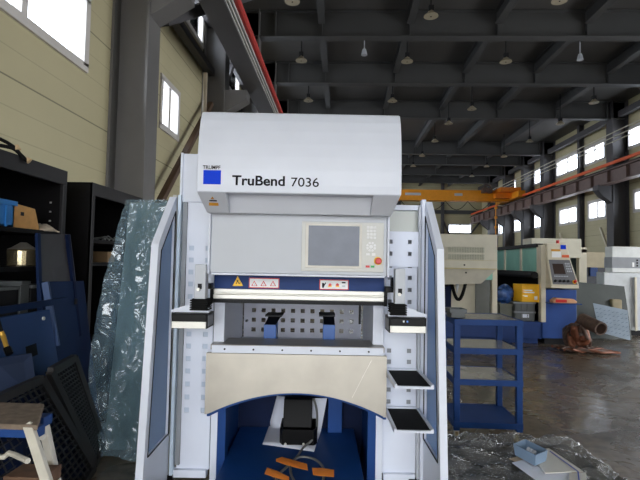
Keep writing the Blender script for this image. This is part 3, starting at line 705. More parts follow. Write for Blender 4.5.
for px in (285.5, 303.5):
    a = PM(px, 444, y0); MB().cyl((a[0], y0 - .008, a[2]), (a[0], y0 + .01, a[2]), .008, 10).build('screw', alu, t)
# cable
zc = ZP + .008
pts = [(hc + .008, y0 + .2, ztp + .0), (hc + .03, y0 + .17, ztp - .06), (hc + .035, y0 + .10, zr + .02), (hc + .02, y0 + .02, zr - .05)]
pts += [tuple(on(*p, zc)) for p in ((303, 448), (296, 458), (288, 466), (280, 473), (276, 480), (274, 490), (280, 500))]
def smooth(pts, k=5):
    pts = [Vector(p) for p in pts]; out = []
    for i in range(len(pts) - 1):
        p0, p1, p2, p3 = pts[max(i - 1, 0)], pts[i], pts[i + 1], pts[min(i + 2, len(pts) - 1)]
        for j in range(k):
            t_ = j / k; out.append(.5 * ((2 * p1) + (p2 - p0) * t_ + (2 * p0 - 5 * p1 + 4 * p2 - p3) * t_ ** 2 + (3 * p1 - p0 - 3 * p2 + p3) * t_ ** 3))
    return out + [pts[-1]]
cb = thing('pedal_cable', 'grey ribbed cable looping from black pedal box across the blue platform', 'cable', (hc, y0 + .1, ZP), 'M')
MB().tube(smooth(pts), .0075, 8).build('cable_lead', hose_g, cb, smooth=True)
lp = [tuple(on(*p, zc + .004)) for p in ((296, 484), (291, 474), (291, 464), (297, 458), (306, 457), (316, 460), (323, 467), (324, 476), (321, 486))]
MB().tube(smooth(lp), .0075, 8).build('cable_loop', hose_g, cb, smooth=True)
TP = [((276, 459), (282, 457), (307, 464), (308, 470.5), (297, 468), (286, 465), (276, 461.5)), ((264.5, 474), (267, 467.5), (277, 471), (289, 477), (289, 481), (276, 478)), ((312, 468), (322, 468), (334, 470), (334, 477), (320, 476), (313, 475))]
TL = ['longest orange tape strip over the cable crossing', 'orange tape strip at the left holding the cable down', 'short orange tape strip at the right of the cable loop']
for k, (q, l) in enumerate(zip(TP, TL)):
    v = [on(x, y, ZP + .0175 + .001 * k) for x, y in q]; ce = sum(v, Vector()) / len(v)
    m = MB(); n = len(v); m.add([*v, ce + Vector((0, 0, .004))], [(i, (i + 1) % n, n) for i in range(n)])
    tag(m.build('tape_strip', tape, org=(ce.x, ce.y, ZP), frame='M', thick=-.001), l, 'tape', 'orange tape strips on the platform')

# ================================================================== LEFT SIDE
def cabinet(y0, y1, label, shelves, h):
    x0, x1 = -2.62, -2.1
    t = thing('storage_cabinet', label, 'cabinet', ((x0 + x1) / 2, (y0 + y1) / 2, 0)); f = .05
    m = MB(); m.box(x0, x0 + .01, y0, y1, 0, h).box(x0, x1, y0, y0 + .012, 0, h).box(x0, x1, y1 - .012, y1, 0, h).box(x0, x1, y0, y1, h - .012, h)
    m.build('carcass', blackcab, t)
    mt = MB().box(x1 - .02, x1 + .004, y0, y1, h - .11, h).box(x1 - .02, x1 + .004, y1 - .05, y1, 0, h - .11).box(x1 - .02, x1 + .004, y0, y0 + .05, 0, h - .11)
    mt.build('front_frame', mat('cabinet_frame', (42, 41, 42), .45, var=.1, spec=.2), t, bevel=.003)
    for z in shelves: MB().box(x0 + .01, x1 - .022, y0 + .012, y1 - .012, z - .03, z).build('shelf', blackcab, t)
    m = MB(); zz = .3
    while zz < h - .2:
        m.box(x1 - .12, x1 - .105, y1 - .014, y1 - .0121, zz, zz + .012); zz += .07
    m.build('shelf_pins', alu, t)
    return t
cabinet(1.5, 3.58, 'black open steel cabinet at the left edge holding a blue crate and pots', (1.69, 1.43, 1.08, .6, .1), 2.16)
cabinet(3.96, 5.0, 'black open steel cabinet standing behind the first, beside the grey column', (1.66, 1.459, .7, .1), 2.14)
# crate
def crate(name, x0, x1, y0, y1, z0, z1, m, label, cat, parent=None, wall=.012, frame='H', group=None, ribs=True):
    t = thing(name, label, cat, ((x0 + x1) / 2, (y0 + y1) / 2, z0), frame, group)
    c = MB(); c.box(x0, x1, y0, y1, z0, z0 + wall).box(x0, x0 + wall, y0, y1, z0, z1).box(x1 - wall, x1, y0, y1, z0, z1).box(x0, x1, y0, y0 + wall, z0, z1).box(x0, x1, y1 - wall, y1, z0, z1)
    if ribs:
        for k in range(4):
            x = x0 + (x1 - x0) * (k + .5) / 4; c.box(x - .008, x + .008, y0 - .012, y0, z0, z1 - .03)
            y = y0 + (y1 - y0) * (k + .5) / 4; c.box(x1, x1 + .008, y - .008, y + .008, z0, z1 - .03)
    c.build('tub', m, t)
    r = MB(); e = .014; r.box(x0 - e, x1 + e, y0 - e, y0 + .004, z1 - .03, z1).box(x0 - e, x1 + e, y1 - .004, y1 + e, z1 - .03, z1).box(x0 - e, x0 + .004, y0, y1, z1 - .03, z1).box(x1 - .004, x1 + e, y0, y1, z1 - .03, z1)
    r.build('rim', midgrey if name == 'stacking_crate' else m, t)
    return t
c_ = crate('plastic_crate', -2.42, -2.135, 2.45, 3.05, 1.691, 1.86, crateblue, 'bright blue plastic crate on the cabinet shelf at the left edge', 'crate')
MB().box(-2.1268, -2.1262, 2.72, 2.86, 1.79, 1.82).build('handle_slot', dark, c_)
t = thing('wooden_box', 'light plywood box with square hole beside the blue crate', 'box', (-2.2, 3.2, 1.691))
MB().prism([(3.06, 1.691), (3.34, 1.691), (3.28, 1.835), (3.06, 1.85)], 'x', -2.16, -2.145).prism([(3.06, 1.691), (3.34, 1.691), (3.28, 1.835), (3.06, 1.85)], 'x', -2.42, -2.405).box(-2.405, -2.16, 3.06, 3.34, 1.691, 1.70).build('boards', wood, t)
MB().box(-2.1449, -2.144, 3.13, 3.165, 1.775, 1.8).build('square_hole', dark, t)
m = MB(); P = []
for i in range(7):
    P.append([(-2.27 + .16 * i / 6, 3.35 + .2 * j / 12, 1.694 + .07 * math.sin(i / 6 * math.pi) * (0.4 + random.random() * .6) * math.sin(min(1, (j + .5) / 12) * math.pi)) for j in range(13)])
tag(m.grid(P).build('crumpled_rag', rag, org=(-2.2, 3.45, 1.69), thick=.01, smooth=True), 'crumpled off-white rag at the end of the upper shelf', 'rag')
# steel pot and boxes lower
t = thing('steel_pot', 'shiny round steel pot on the second shelf under the blue crate', 'pot', (-2.25, 3.33, 1.431))
MB().tube([(-2.25, 3.33, 1.431), (-2.25, 3.33, 1.44), (-2.25, 3.33, 1.54), (-2.25, 3.33, 1.55)], [.085, .095, .10, .095], 24).build('pot_body', mat('pot_steel', (200, 185, 150), .25, .9, var=.1), t, smooth=False)
MB().tube([(-2.25, 3.33, 1.55), (-2.25, 3.33, 1.565), (-2.25, 3.33, 1.60)], [.1, .07, .02], 24).build('pot_lid', steel, t)
for k, (y0, y1, z1, m_) in enumerate(((2.9, 3.14, 1.30, dark), (3.16, 3.25, 1.33, plasticgrey), (3.27, 3.44, 1.30, dark))):
    t = thing('parts_box', ['wide grey parts box on the third cabinet shelf', 'narrow pale box on the third cabinet shelf', 'grey parts box on the third shelf nearest the blue panel'][k], 'box', (-2.25, y0, 1.081))
    MB().box(-2.4, -2.14, y0, y1, 1.081, z1).build('box_body', m_, t, bevel=.004); MB().box(-2.41, -2.13, y0 - .002, y1 + .002, z1 - .02, z1 + .003).build('box_lid', plasticgrey, t, bevel=.003)
t = thing('paper_roll', 'pale upright rolls beside dark shelf contents above the blue panel', 'roll', (-2.15, 3.0, .601))
for y in (3.22, 3.29): MB().cyl((-2.14, y, .601), (-2.14, y, 1.045), .028, 14).build('roll', cream, t)
tag(MB().box(-2.3, -2.12, 2.85, 3.12, .601, .95).build('olive_box', mat('olive', (120, 120, 70), .7), org=(-2.2, 2.95, .6)), 'olive green box at the left edge below the shelves', 'box')
# in second cabinet
tag(MB().box(-2.35, -2.17, 4.42, 4.56, 1.46, 1.56).build('carton_box', mat('dim_tan', (120, 95, 65), .7), org=(-2.25, 4.45, 1.2), bevel=.004), 'small tan carton in the second black cabinet', 'box')
m = MB(); 
for k in range(6): m.tube([(-2.3 + .03 * k, 4.3 + .07 * k, 1.67), (-2.2, 4.35 + .06 * k, 1.69 + .01 * (k % 3)), (-2.14, 4.3 + .08 * k, 1.67)], .008, 6)
tag(m.build('tool_pile', hose_g, org=(-2.2, 4.5, 1.66)), 'small heap of metal tools on the second cabinet shelf', 'tools')
# hoses on the cabinet top
t = thing('hose_bundle', 'black hoses with tan taped end lying on top of the cabinet', 'hose', (-2.15, 2.9, 2.16))
for q in ([(0, 139), (8, 143), (16, 149), (22, 157), (27, 161)], [(0, 145.5), (8, 147), (14, 149), (20, 154), (26, 160)]):
    MB().tube(smooth([PH(x, y, 2.90 + .006 * x) for x, y in q]), .012, 8).build('hose', rubber, t, smooth=True)
MB().tube([PH(26, 158.5, 3.06), PH(30, 161.5, 3.07)], [.012, .022], 10).build('hose_end', mat('tan_tape', (196, 170, 130), .7), t)
MB().tube([PH(16, 146, 3.0), PH(18, 150, 3.0)], .02, 8).build('tape_wrap', mat('tan_tape', (196, 170, 130), .7), t)

# leaning panels
def slab(name, c, th, m, label, cat='panel', group=None, bev=.003):
    return tag(MB().quad(c, th).build(name, m, org=c[3], bevel=bev), label, cat, group)
G_ = 'panels leaning on the black cabinet'
t = thing('framed_panel', 'tall dark panel with blue side frames leaning in front of the cabinet', 'panel', (-2.05, 3.3, .9), group=G_)
MB().quad([(-2.02, 3.2, .9), (-1.98, 3.66, .9), (-2.055, 3.56, 1.675), (-2.055, 3.18, 1.655)], .012).build('panel_face', mat('dark_bronze', (60, 56, 58), .4, var=.1), t)
MB().bar((-2.0, 3.19, .9), (-2.04, 3.16, 1.66), .02, .03).build('frame_strip', oldblue, t); MB().bar((-1.98, 3.62, .9), (-2.035, 3.5, 1.67), .03, .03).build('frame_strip', navy, t)
t = thing('blue_cover_panel', 'large dark blue sheet metal panel leaning at right of the stack', 'panel', (-1.85, 3.5, 0), group=G_)
MB().quad([(-1.91, 3.3, .005), (-1.93, 3.92, .005), (-2.02, 3.70, 1.318), (-2.02, 3.14, 1.332)], .02).build('sheet', oldblue, t, bevel=.004)
MB().bar((-1.90, 3.2, .9), (-1.985, 3.18, 1.33), .03, .04).build('edge_lip', mat('edge_blue', (44, 72, 118), .5), t)
MB().box(-1.975, -1.965, 3.53, 3.56, 1.15, 1.19).build('key_slot', dark, t)
t = thing('blue_hatch_panel', 'mid blue sheet panel with a dark square cut-out leaning at the left edge', 'panel', (-1.7, 2.8, 0), group=G_)
A, Bq, C, D_ = Vector((-1.84, 2.2, .005)), Vector((-1.865, 3.40, .005)), Vector((-1.92, 3.11, 1.155)), Vector((-1.92, 2.2, 1.155))
MB().quad([A, Bq, C, D_], .02).build('sheet', mat('mid_blue_sheet', (28, 60, 110), .5, var=.1, scale=4), t, bevel=.004)
nrm = (Bq - A).cross(D_ - A).normalized()
def onq(u, v, off): 
    p = A.lerp(Bq, u).lerp(D_.lerp(C, u), v); return p + nrm * off
sgn = 1 if nrm.x > 0 else -1
MB().quad([onq(.68, .76, sgn * .021), onq(.79, .765, sgn * .021), onq(.79, .83, sgn * .021), onq(.68, .825, sgn * .021)], .003, n=nrm * sgn).build('cut_out', black, t)
MB().cyl(onq(.90, .955, .02 * sgn), onq(.90, .955, .03 * sgn), .012, 10).build('screw', alu, t)
MB().bar((-1.90, 2.2, 1.19), (-1.92, 3.33, 1.20), .02, .04).build('top_strip', oldblue, t)
t = thing('torch_handle', 'brass and black torch hanging in front of the blue panels', 'tool', PH(6, 345, 2.35))
MB().tube([PH(1, 330, 2.36), PH(3, 336, 2.36), PH(7, 348, 2.33)], [.008, .013, .011], 10).build('brass_tube', brass, t)
MB().tube([PH(-2, 318, 2.37), PH(1.5, 331, 2.35)], .008, 8).build('hose', rubber, t); MB().tube([PH(7, 348, 2.33), PH(9.5, 354, 2.32)], .018, 10).build('nozzle', black, t)
slab('slate_panel', [PH(-14, 400, 2.52), PH(38, 400, 2.74), PH(31, 353, 2.78), PH(-8, 359, 2.55)], .012, mat('slate_blue', (46, 58, 84), .5), 'grey-blue flat panel low at the left edge behind the step ladder', group=G_)
def grating(name, c, nu, nv, label, m):
    c = [Vector(p) for p in c]; t = thing(name, label, 'grating', c[0], group='black gratings leaning on the panels')
    def q(u, v): return c[0].lerp(c[1], u).lerp(c[3].lerp(c[2], u), v)
    f = MB()
    for a, b in ((0, 1), (1, 2), (2, 3), (3, 0)): f.bar(c[a], c[b], .045, .035, up=(1, 0, 0))
    f.build('frame', mat('grate_frame', (44, 42, 42), .5, var=.15), t)
    g = MB()
    for i in range(1, nu): g.bar(q(i / nu, 0), q(i / nu, 1), .007, .012, up=(1, 0, 0))
    for j in range(1, nv): g.bar(q(0, j / nv), q(1, j / nv), .007, .012, up=(1, 0, 0))
    g.build('bars', mat('grate_bars', (46, 46, 50), .45, var=.1), t)
    k = MB(); nn = (c[1] - c[0]).cross(c[3] - c[0]).normalized(); nn = nn if nn.x < 0 else -nn
    k.quad([p + nn * .03 for p in c], .004).build('backing_sheet', m, t)
grating('steel_grating', [(-1.72, 3.43, .03), (-1.80, 3.72, .05), (-1.72, 3.10, .845), (-1.68, 2.78, .83)], 9, 26, 'narrow black steel grating leaning diagonally, corner on the floor', blackcab)
grating('steel_grating', [(-1.44, 2.1, .03), (-1.69, 3.36, .03), (-1.66, 2.66, .815), (-1.62, 1.9, .80)], 16, 18, 'wide navy-backed grating leaning behind the step ladder', navy)
# step ladder
t = thing('step_ladder', 'small aluminium step ladder with worn brown top step at bottom left', 'ladder', (-1.2, 1.8, 0))
zl = .9
A = PH(44, 407, 1.95); tr = PH(41, 428, 1.72); 
tp = MB().hexa([(-1.62, 1.70, zl - .02), (tr[0], 1.70, zl - .02), (A[0], 1.95, zl - .02), (-1.66, 1.95, zl - .02), (-1.62, 1.70, zl), (tr[0], 1.70, zl), (A[0], 1.95, zl), (-1.66, 1.95, zl)])
tp.build('top_step', steptop, t, bevel=.004)
def LQ(px, py, D): return Vector(PH(px, py, D))
a = LQ(28, 430, 1.72); b = LQ(48, 490, 1.62); d = b - a; b = a + d * ((a.z - .01) / (a.z - b.z))
MB().bar(a + Vector((0, 0, .02)), b, .03, .03, up=(1, 0, 0)).build('leg', ladderalu, t, bevel=.003)
a2 = LQ(43, 421, 1.93); b2 = LQ(52, 462, 1.98); d = b2 - a2; b2 = a2 + d * ((a2.z - .01) / (a2.z - b2.z))
MB().bar(a2, b2, .028, .032, up=(1, 0, 0)).build('leg', ladderalu, t, bevel=.003)
sh = Vector((-.36, -.02, 0)); MB().bar(a + sh, b + sh - Vector((.1, 0, 0)), .032, .05, up=(1, 0, 0)).build('leg', ladderalu, t, bevel=.003); MB().bar(a2 + sh, b2 + sh, .028, .05, up=(1, 0, 0)).build('leg', ladderalu, t, bevel=.003)
MB().tube([LQ(-6, 457, 1.76), LQ(4, 457, 1.76), LQ(9, 453, 1.76), LQ(15, 455, 1.75), LQ(28, 461, 1.70)], .010, 8).build('brace', ladderalu, t)
MB().box(-1.45, tr[0] - .02, 1.73, 1.78, zl - .06, zl - .021).box(-1.30, -1.13, 1.84, 1.90, zl - .06, zl - .021).build('hinge_block', cartblue, t, bevel=.004)
l1 = LQ(43, 464, 1.92); l2 = LQ(61, 461, 1.92)
MB().box(l1.x - .08, l2.x, 1.80, 1.92, l1.z - .02, l1.z + .0).box(l2.x - .006, l2.x + .004, 1.79, 1.92, l1.z - .05, l1.z + .004).build('lower_step', mat('step_brown', (92, 66, 48), .7, var=.3, scale=25), t, bevel=.003)
MB().cyl(LQ(40, 436, 1.80), LQ(42.5, 437, 1.78), .012, 10).build('hinge_bolt', alu, t)

# wrapped board
t = thing('wrapped_board', 'tall pale board leaning upright, wrapped in wrinkled clear blue-grey plastic', 'board', (-1.5, 3.75, 0))
MB().quad([(-1.80, 3.72, .02), (-.98, 3.75, .02), (-1.12, 3.93, 1.97), (-1.76, 3.93, 1.97)], .03, n=(0, 1, 0)).build('board', mat('pale_board', (150, 156, 146), .5, var=.06), t)
MB().bar((-1.50, 3.905, 1.95), (-1.38, 3.71, .1), .006, .004).build('board_seam', midgrey, t)
P = []; NI, NJ = 56, 40
rnd = [[random.random() for _ in range(NJ + 1)] for _ in range(NI + 1)]
for i in range(NI + 1):
    v = i / NI; row = []
    zl_ = 1.985 - v * 1.965
    xl = -1.77 - .16 * math.sin(min(1, v * 1.25) * math.pi / 2) * (1 if v < .9 else (1 - (v - .9) * 2.5)); xr = -1.08 + .12 * v
    for j in range(NJ + 1):
        u = j / NJ; x = xl + (xr - xl) * u
        w = .012 * math.sin(u * 19 + v * 5 + math.sin(v * 9) * 1.6) + .014 * math.sin(u * 8 - v * 13 + math.sin(u * 7)) * v + .010 * (rnd[i][j] - .5) + .022 * v * abs(math.sin(u * 11 + math.sin(v * 17) * 2.2))
        y = 3.885 - v * .265 - .03 * math.sin(u * math.pi) - w * (2.0 if v > .05 else .2)
        row.append((x, y, zl_ + .012 * math.sin(u * 9) * (v > .96)))
    P.append(row)
MB().grid(P).build('plastic_wrap', film, t, smooth=True)

# ================================================================== RIGHT SIDE
# blue tool cart
X0, X1, Y0, Y1 = 1.0, 1.578, 4.2, 4.76
t = thing('tool_cart', 'blue steel four-shelf tool cart with bare metal shelves', 'cart', ((X0 + X1) / 2, (Y0 + Y1) / 2, 0))
for x in (X0, X1 - .05):
    for y in (Y0, Y1 - .05): MB().box(x, x + .05, y, y + .05, .09, 1.0).build('leg', cartblue, t, bevel=.003)
for z in (1.035, .79, .525, .165):
    s_ = MB().box(X0, X1, Y0 - .004, Y0 + .012, z - .05, z).box(X0, X1, Y1 - .012, Y1 + .004, z - .05, z).box(X0 - .004, X0 + .012, Y0, Y1, z - .05, z).box(X1 - .012, X1 + .004, Y0, Y1, z - .05, z)
    sh = s_.build('shelf', cartblue, t, bevel=.002)
    MB().box(X0 + .012, X1 - .012, Y0 + .012, Y1 - .012, z - .014, z - .003).build('shelf_plate', steeltop if z > .3 else cartblue, sh)
for x in (X0 + .03, X1 - .04):
    for y in (Y0 + .04, Y1 - .04):
        c_ = MB().box(x - .02, x + .02, y - .02, y + .02, .075, .09).box(x - .02, x - .014, y - .015, y + .03, .03, .08).box(x + .014, x + .02, y - .015, y + .03, .03, .08).build('caster', alu, t)
        MB().cyl((x - .012, y + .01, .035), (x + .012, y + .01, .035), .034, 18).build('wheel', mat('caster_tan', (180, 165, 130), .6), c_)
crate('parts_bin', PH(451, 317, 4.25)[0], PH(465, 317, 4.25)[0], 4.25, 4.42, 1.036, 1.115, plasticgrey, 'small grey open bin on top of the blue cart', 'bin', wall=.006, ribs=False)

P = []
for i in range(9):
    P.append([(.98 + .28 * i / 8 + .02 * math.sin(j * 2.1), 5.0 + .05 * math.sin(i * 1.9 + j), .42 - .40 * j / 8 - .22 * (i / 8) * (1 - j / 8) + .015 * math.sin(i * 2.3 + j * 3)) for j in range(9)])
tag(MB().grid(P).build('plastic_sheet', film2, org=(1.1, 5.0, .02), smooth=True), 'loose crumpled clear plastic slumped on the floor behind the blue cart', 'plastic sheet')
# pallet with wrapped goods
t = thing('wrapped_pallet', 'low dark pallet load covered in wrinkled clear stretch film at bottom right', 'pallet', (1.2, 2.8, 0))
px0, px1, py0, py1 = .62, 1.56, 2.30, 3.33
mb = MB()
for k in range(6): x = px0 + .02 + k * .15; mb.box(x, x + .10, py0 + .02, py1 - .02, .10, .12)
for k in range(3):
    y = py0 + .03 + k * .43; mb.box(px0 + .02, px1 - .02, y, y + .1, 0.0, .02)
    for j in range(3): x = px0 + .03 + j * .37; mb.box(x, x + .1, y, y + .1, .02, .1)
mb.build('pallet_boards', wood, t)
MB().box(px0 + .03, px1 - .03, py0 + .03, py1 - .03, .12, .335).build('load', mat('load_dark', (52, 50, 50), .5, var=.4, scale=9), t, bevel=.02)
P = []; n = 72
for i in range(n + 1):
    row = []
    for j in range(n + 1):
        u = i / n; v = j / n; e = .14
        def edge(s_): return (max(0, (e - s_) / e), 0) if s_ < e else (0, max(0, (s_ - 1 + e) / e)) 
        a, b = edge(u); c, d = edge(v)
        k = max(a, b, c, d)
        x = px0 + (px1 - px0) * min(1, max(0, (u - e) / (1 - 2 * e))); y = py0 + (py1 - py0) * min(1, max(0, (v - e) / (1 - 2 * e)))
        x += (b - a) * .04 ; y += (d - c) * .03
        z = .365 - k * .352 + (.022 * (random.random() - .4) + .014 * math.sin(x * 23 + math.sin(y * 17) * 2) + .012 * math.sin(y * 31 + x * 11)) * (1 - k * .5)
        row.append((x, y, max(.004, z)))
    P.append(row)
MB().grid(P).build('stretch_film', film2, t, smooth=True)
zt = .392
def oh(px, py, z=zt):
    a, zz = sight(px, py); x = a * math.cos(YAW) - math.sin(YAW); y = math.cos(YAW) + a * math.sin(YAW); k = (z - EYE) / zz; return Vector((x * k, y * k, z))
c = [oh(509, 459), oh(550, 478), oh(585, 474), oh(546, 450)]
tag(MB().quad([p for p in c], .002, n=(0, 0, 1)).build('cardboard_sheet', mat('card_tan', (196, 176, 150), .7), org=c[0]), 'flattened beige card under the papers on the wrapped pallet', 'card')
c = [oh(512, 463, zt + .004), oh(538, 482, zt + .004), oh(582, 480, zt + .004), oh(545, 455, zt + .004)]
tag(MB().quad(c, .003, n=(0, 0, 1)).build('paper_stack', paper, org=c[0]), 'white papers lying under the document bag on the pallet', 'paper')
t = thing('document_bag', 'pale document bag with blue stripe on the wrapped pallet', 'bag', oh(560, 465))
c = [oh(528, 452, zt + .009), oh(545, 474, zt + .009), oh(583, 472, zt + .009), oh(549, 449, zt + .009)]
MB().quad(c, .006, n=(0, 0, 1)).build('bag_body', mat('bag_pale', (205, 202, 194), .5), t, bevel=.002)
a, b = oh(550, 451, zt + .017), oh(578, 471.5, zt + .017); MB().bar(a, b, .006, .002).bar(b, oh(579, 480, zt + .017), .006, .002).build('blue_stripe', mat('stripe_blue', (60, 85, 170), .5), t)
c = [oh(569, 474, zt + .011), oh(569, 484, zt + .011), oh(587, 484, zt + .011), oh(586, 473, zt + .011)]; MB().quad(c, .004, n=(0, 0, 1)).build('bag_flap', mat('bag_pale', (205, 202, 194), .5), t)
# blue-grey bin, turned
c0, c1, c2 = oh(515, 455, zt + .018), oh(535, 466, zt + .018), oh(546, 461, zt + .018); c3 = c0 + (c2 - c1)
t = thing('storage_bin', 'blue-grey plastic open bin on papers on the wrapped pallet', 'bin', (c0 + c2) / 2)
h = Vector((0, 0, .062)); w_ = MB(); w_.quad([c0, c1, c2, c3], .004, n=(0, 0, 1))
for a, b, hh in ((c0, c1, h), (c1, c2, h), (c2, c3, h), (c3, c0, h)):
    ce = (c0 + c2) / 2; ai = a.lerp(ce, .07); bi = b.lerp(ce, .07); fl = 1.12
    at_, bt_ = ce + (a - ce) * fl + hh, ce + (b - ce) * fl + hh; ait, bit = ce + (ai - ce) * fl + hh, ce + (bi - ce) * fl + hh
    w_.hexa([a, b, bi, ai, at_, bt_, bit, ait])
w_.build('tub', binblue, t)
ce = (c0 + c2) / 2
for k, s_ in enumerate((-.03, .0, .03)):
    MB().tube([ce + (c1 - c0) * (s_ * 5) + Vector((0, 0, .02)), ce + (c1 - c0) * (s_ * 5) + Vector((.01, 0, .05))], [.014, .008], 10).build('hardware_piece', lightgrey, t)

# machining cell: blue bed, cream posts, teal glazing, pedestal with controls
t = thing('machining_centre', 'old cream and blue machining centre with teal windows and control pedestal', 'machine', (3.6, 10.5, 0))
zb0, zb1 = .10, .43
MB().box(1.9, 3.93, 9.5, 13.0, zb0, zb1).box(2.0, 3.9, 9.6, 12.9, 0, zb0).build('bed', mat('bed_blue', (22, 56, 116), .5, var=.1), t, bevel=.01)
MB().box(3.93, 4.58, 9.48, 10.2, .12, 1.06).build('pedestal_base', mat('pedestal_blue', (26, 68, 138), .5, var=.08), t, bevel=.01)
MB().box(4.0, 4.6, 9.55, 10.15, 0, .12).build('pedestal_foot', dark, t)
MB().box(3.90, 3.99, 9.46, 9.6, zb1, 1.92).build('post', cream, t, bevel=.006)
MB().box(2.98, 3.08, 9.50, 9.62, zb1, 1.42).build('post', cream, t, bevel=.006)
MB().box(3.86, 4.1, 9.6, 12.6, 1.88, 1.95).build('roof_rail', dark, t)
gl = MB().box(3.93, 3.95, 9.62, 12.5, 1.40, 1.88).build('window_band', tealglass, t)
m = MB()
for y in (9.62, 10.5, 11.5, 12.45): MB().box(3.90, 3.96, y, y + .06, 1.38, 1.9).build('window_post', cream, gl)

MB().tube([(3.84, 9.62, 1.33), (3.84, 12.4, 1.33)], .07, 12).build('roller_tube', dark, t, smooth=False)
MB().box(3.93, 3.96, 9.62, 12.6, .43, 1.27).build('inner_panel', black, t)
MB().box(2.0, 3.9, 12.9, 12.95, .43, 1.9).build('rear_panel', black, t)
MB().box(4.2, 5.28, 10.7, 11.2, 1.7, 2.12).build('rear_housing', cab_cream, t, bevel=.01)
# pedestal console: slanted wedge
cons = MB().prism([(9.30, 1.12), (9.75, 1.02), (9.75, 1.95), (9.50, 1.95), (9.50, 1.62), (9.24, 1.20)], 'x', 3.99, 4.63)
cons = MB(); xL0, xR0 = 3.99, 4.52; xR1 = 4.66
P8 = [(3.99, 9.22, 1.10), (4.50, 9.22, 1.10), (4.50, 9.9, 1.06), (3.99, 9.9, 1.06), (3.99, 9.22, 1.16), (4.50, 9.22, 1.16), (4.50, 9.9, 1.16), (3.99, 9.9, 1.16)]
cons.hexa(P8); cons.hexa([(3.99, 9.22, 1.16), (4.50, 9.22, 1.16), (4.50, 9.9, 1.16), (3.99, 9.9, 1.16), (3.99, 9.40, 1.64), (4.43, 9.40, 1.64), (4.43, 9.9, 1.64), (3.99, 9.9, 1.64)])
cons.hexa([(3.99, 9.40, 1.64), (4.43, 9.40, 1.64), (4.43, 9.9, 1.64), (3.99, 9.9, 1.64), (3.99, 9.42, 1.95), (4.37, 9.42, 1.95), (4.37, 9.9, 1.95), (3.99, 9.9, 1.95)])
co = cons.build('console', cream, t, bevel=.008)
def cs(u, v, off=.004):       # point on the slanted console face
    l = Vector((3.99, 9.22, 1.16)).lerp(Vector((3.99, 9.40, 1.64)), v); r = Vector((4.50, 9.22, 1.16)).lerp(Vector((4.43, 9.40, 1.64)), v)
    p = l.lerp(r, u); return p + Vector((0, -.936, .351)) * off
def csq(u0, v0, u1, v1, off=.004, th=.004): return MB().quad([cs(u0, v0, off), cs(u1, v0, off), cs(u1, v1, off), cs(u0, v1, off)], th, n=(0, -.936, .351))
cf = csq(.06, .02, .95, .98, .002).build('console_face', mat('console_grey', (112, 112, 116), .5), co)
csq(.17, .42, .62, .82, .008).build('screen', mat('crt_brown', (66, 54, 50), .25), cf)
m = MB()
for r in range(4):
    for k in range(3): q = csq(.70 + k * .07, .50 + r * .10, .745 + k * .07, .56 + r * .10, .008); o_ = len(m.v); m.v += q.v; m.f += [[i + o_ for i in f] for f in q.f]; m.mi += q.mi
for k in range(9): q = csq(.16 + k * .06, .31, .20 + k * .06, .35, .008); o_ = len(m.v); m.v += q.v; m.f += [[i + o_ for i in f] for f in q.f]; m.mi += q.mi
m.build('keys', lightgrey, cf)
for u in (.15, .32, .47, .62): p = cs(u, .14, .006); MB().cyl(p, p + Vector((0, -.03, .011)), .022, 14).build('knob', dark, cf)
p = cs(.86, .12, .006); MB().cyl(p, p + Vector((0, -.01, .004)), .036, 16).build('stop_plate', yellow, cf); MB().cyl(p + Vector((0, -.01, .004)), p + Vector((0, -.05, .018)), .024, 16).build('stop_button', red, cf)
MB().box(4.08, 4.25, 9.396, 9.402, 1.68, 1.79).build('note', stick, co); MB().box(4.07, 4.24, 9.400, 9.408, 1.80, 1.835).build('note', amber, co)
MB().box(4.25, 4.35, 9.408, 9.418, 1.84, 1.92).build('badge', logoblue, co); MB().box(4.27, 4.40, 9.392, 9.402, 1.68, 1.73).build('sticker', railorange, co)
MB().cyl((4.28, 9.6, 1.95), (4.28, 9.6, 2.02), .03, 14).build('beacon', red, co)
MB().box(3.98, 4.52, 9.15, 9.47, .80, .82).build('side_shelf', cartblue, t)
tg = thing('glove_packet', 'red and tan packet lying on the small shelf of the control pedestal', 'packet', (4.3, 9.3, .82))
MB().prism([(4.02, .821), (4.44, .821), (4.46, .85), (4.40, .90), (4.08, .915), (4.01, .87)], 'y', 9.2, 9.36).build('packet_body', mat('packet_tan', (214, 160, 120), .7), tg, bevel=.01)
MB().box(4.06, 4.26, 9.188, 9.199, .835, .89).build('packet_print', red, tg)
# crates & boxes on the bed
for k, (z0, z1) in enumerate(((.431, .62), (.621, .80))):
    c_ = crate('stacking_crate', 3.42, 3.82, 9.55, 9.85, z0, z1, plasticgrey, ['lower grey stacking crate on the blue machine bed', 'upper grey stacking crate directly under the yellow carton'][k], 'crate', group='grey stacking crates on the machine bed')
    if k == 0: MB().box(3.56, 3.70, 9.538, 9.541, .50, .57).build('paper_label', paper, c_)
t2 = thing('yellow_carton', 'yellow printed cardboard box on top of the grey crates', 'box', (3.6, 9.7, .805))
MB().hexa([(3.56, 9.52, .805), (3.93, 9.55, .805), (3.90, 9.8, .805), (3.48, 9.78, .805), (3.56, 9.52, 1.15), (3.93, 9.55, 1.15), (3.90, 9.8, 1.15), (3.48, 9.78, 1.15)]).build('carton_body', boxyellow, t2, bevel=.004)
m = MB()
for z, w in ((1.02, .2), (.98, .24), (.91, .12)): m.quad([(3.62, 9.518, z), (3.56 + w, 9.533, z), (3.56 + w, 9.533, z + .022), (3.56, 9.518, z + .022)], .002, n=(0, -1, 0))
m.build('print_lines', stick, t2); MB().quad([(3.80, 9.536, .85), (3.86, 9.541, .85), (3.86, 9.541, .92), (3.80, 9.536, .92)], .002, n=(0, -1, 0)).build('label_patch', stick, t2)
m = MB(); P = []
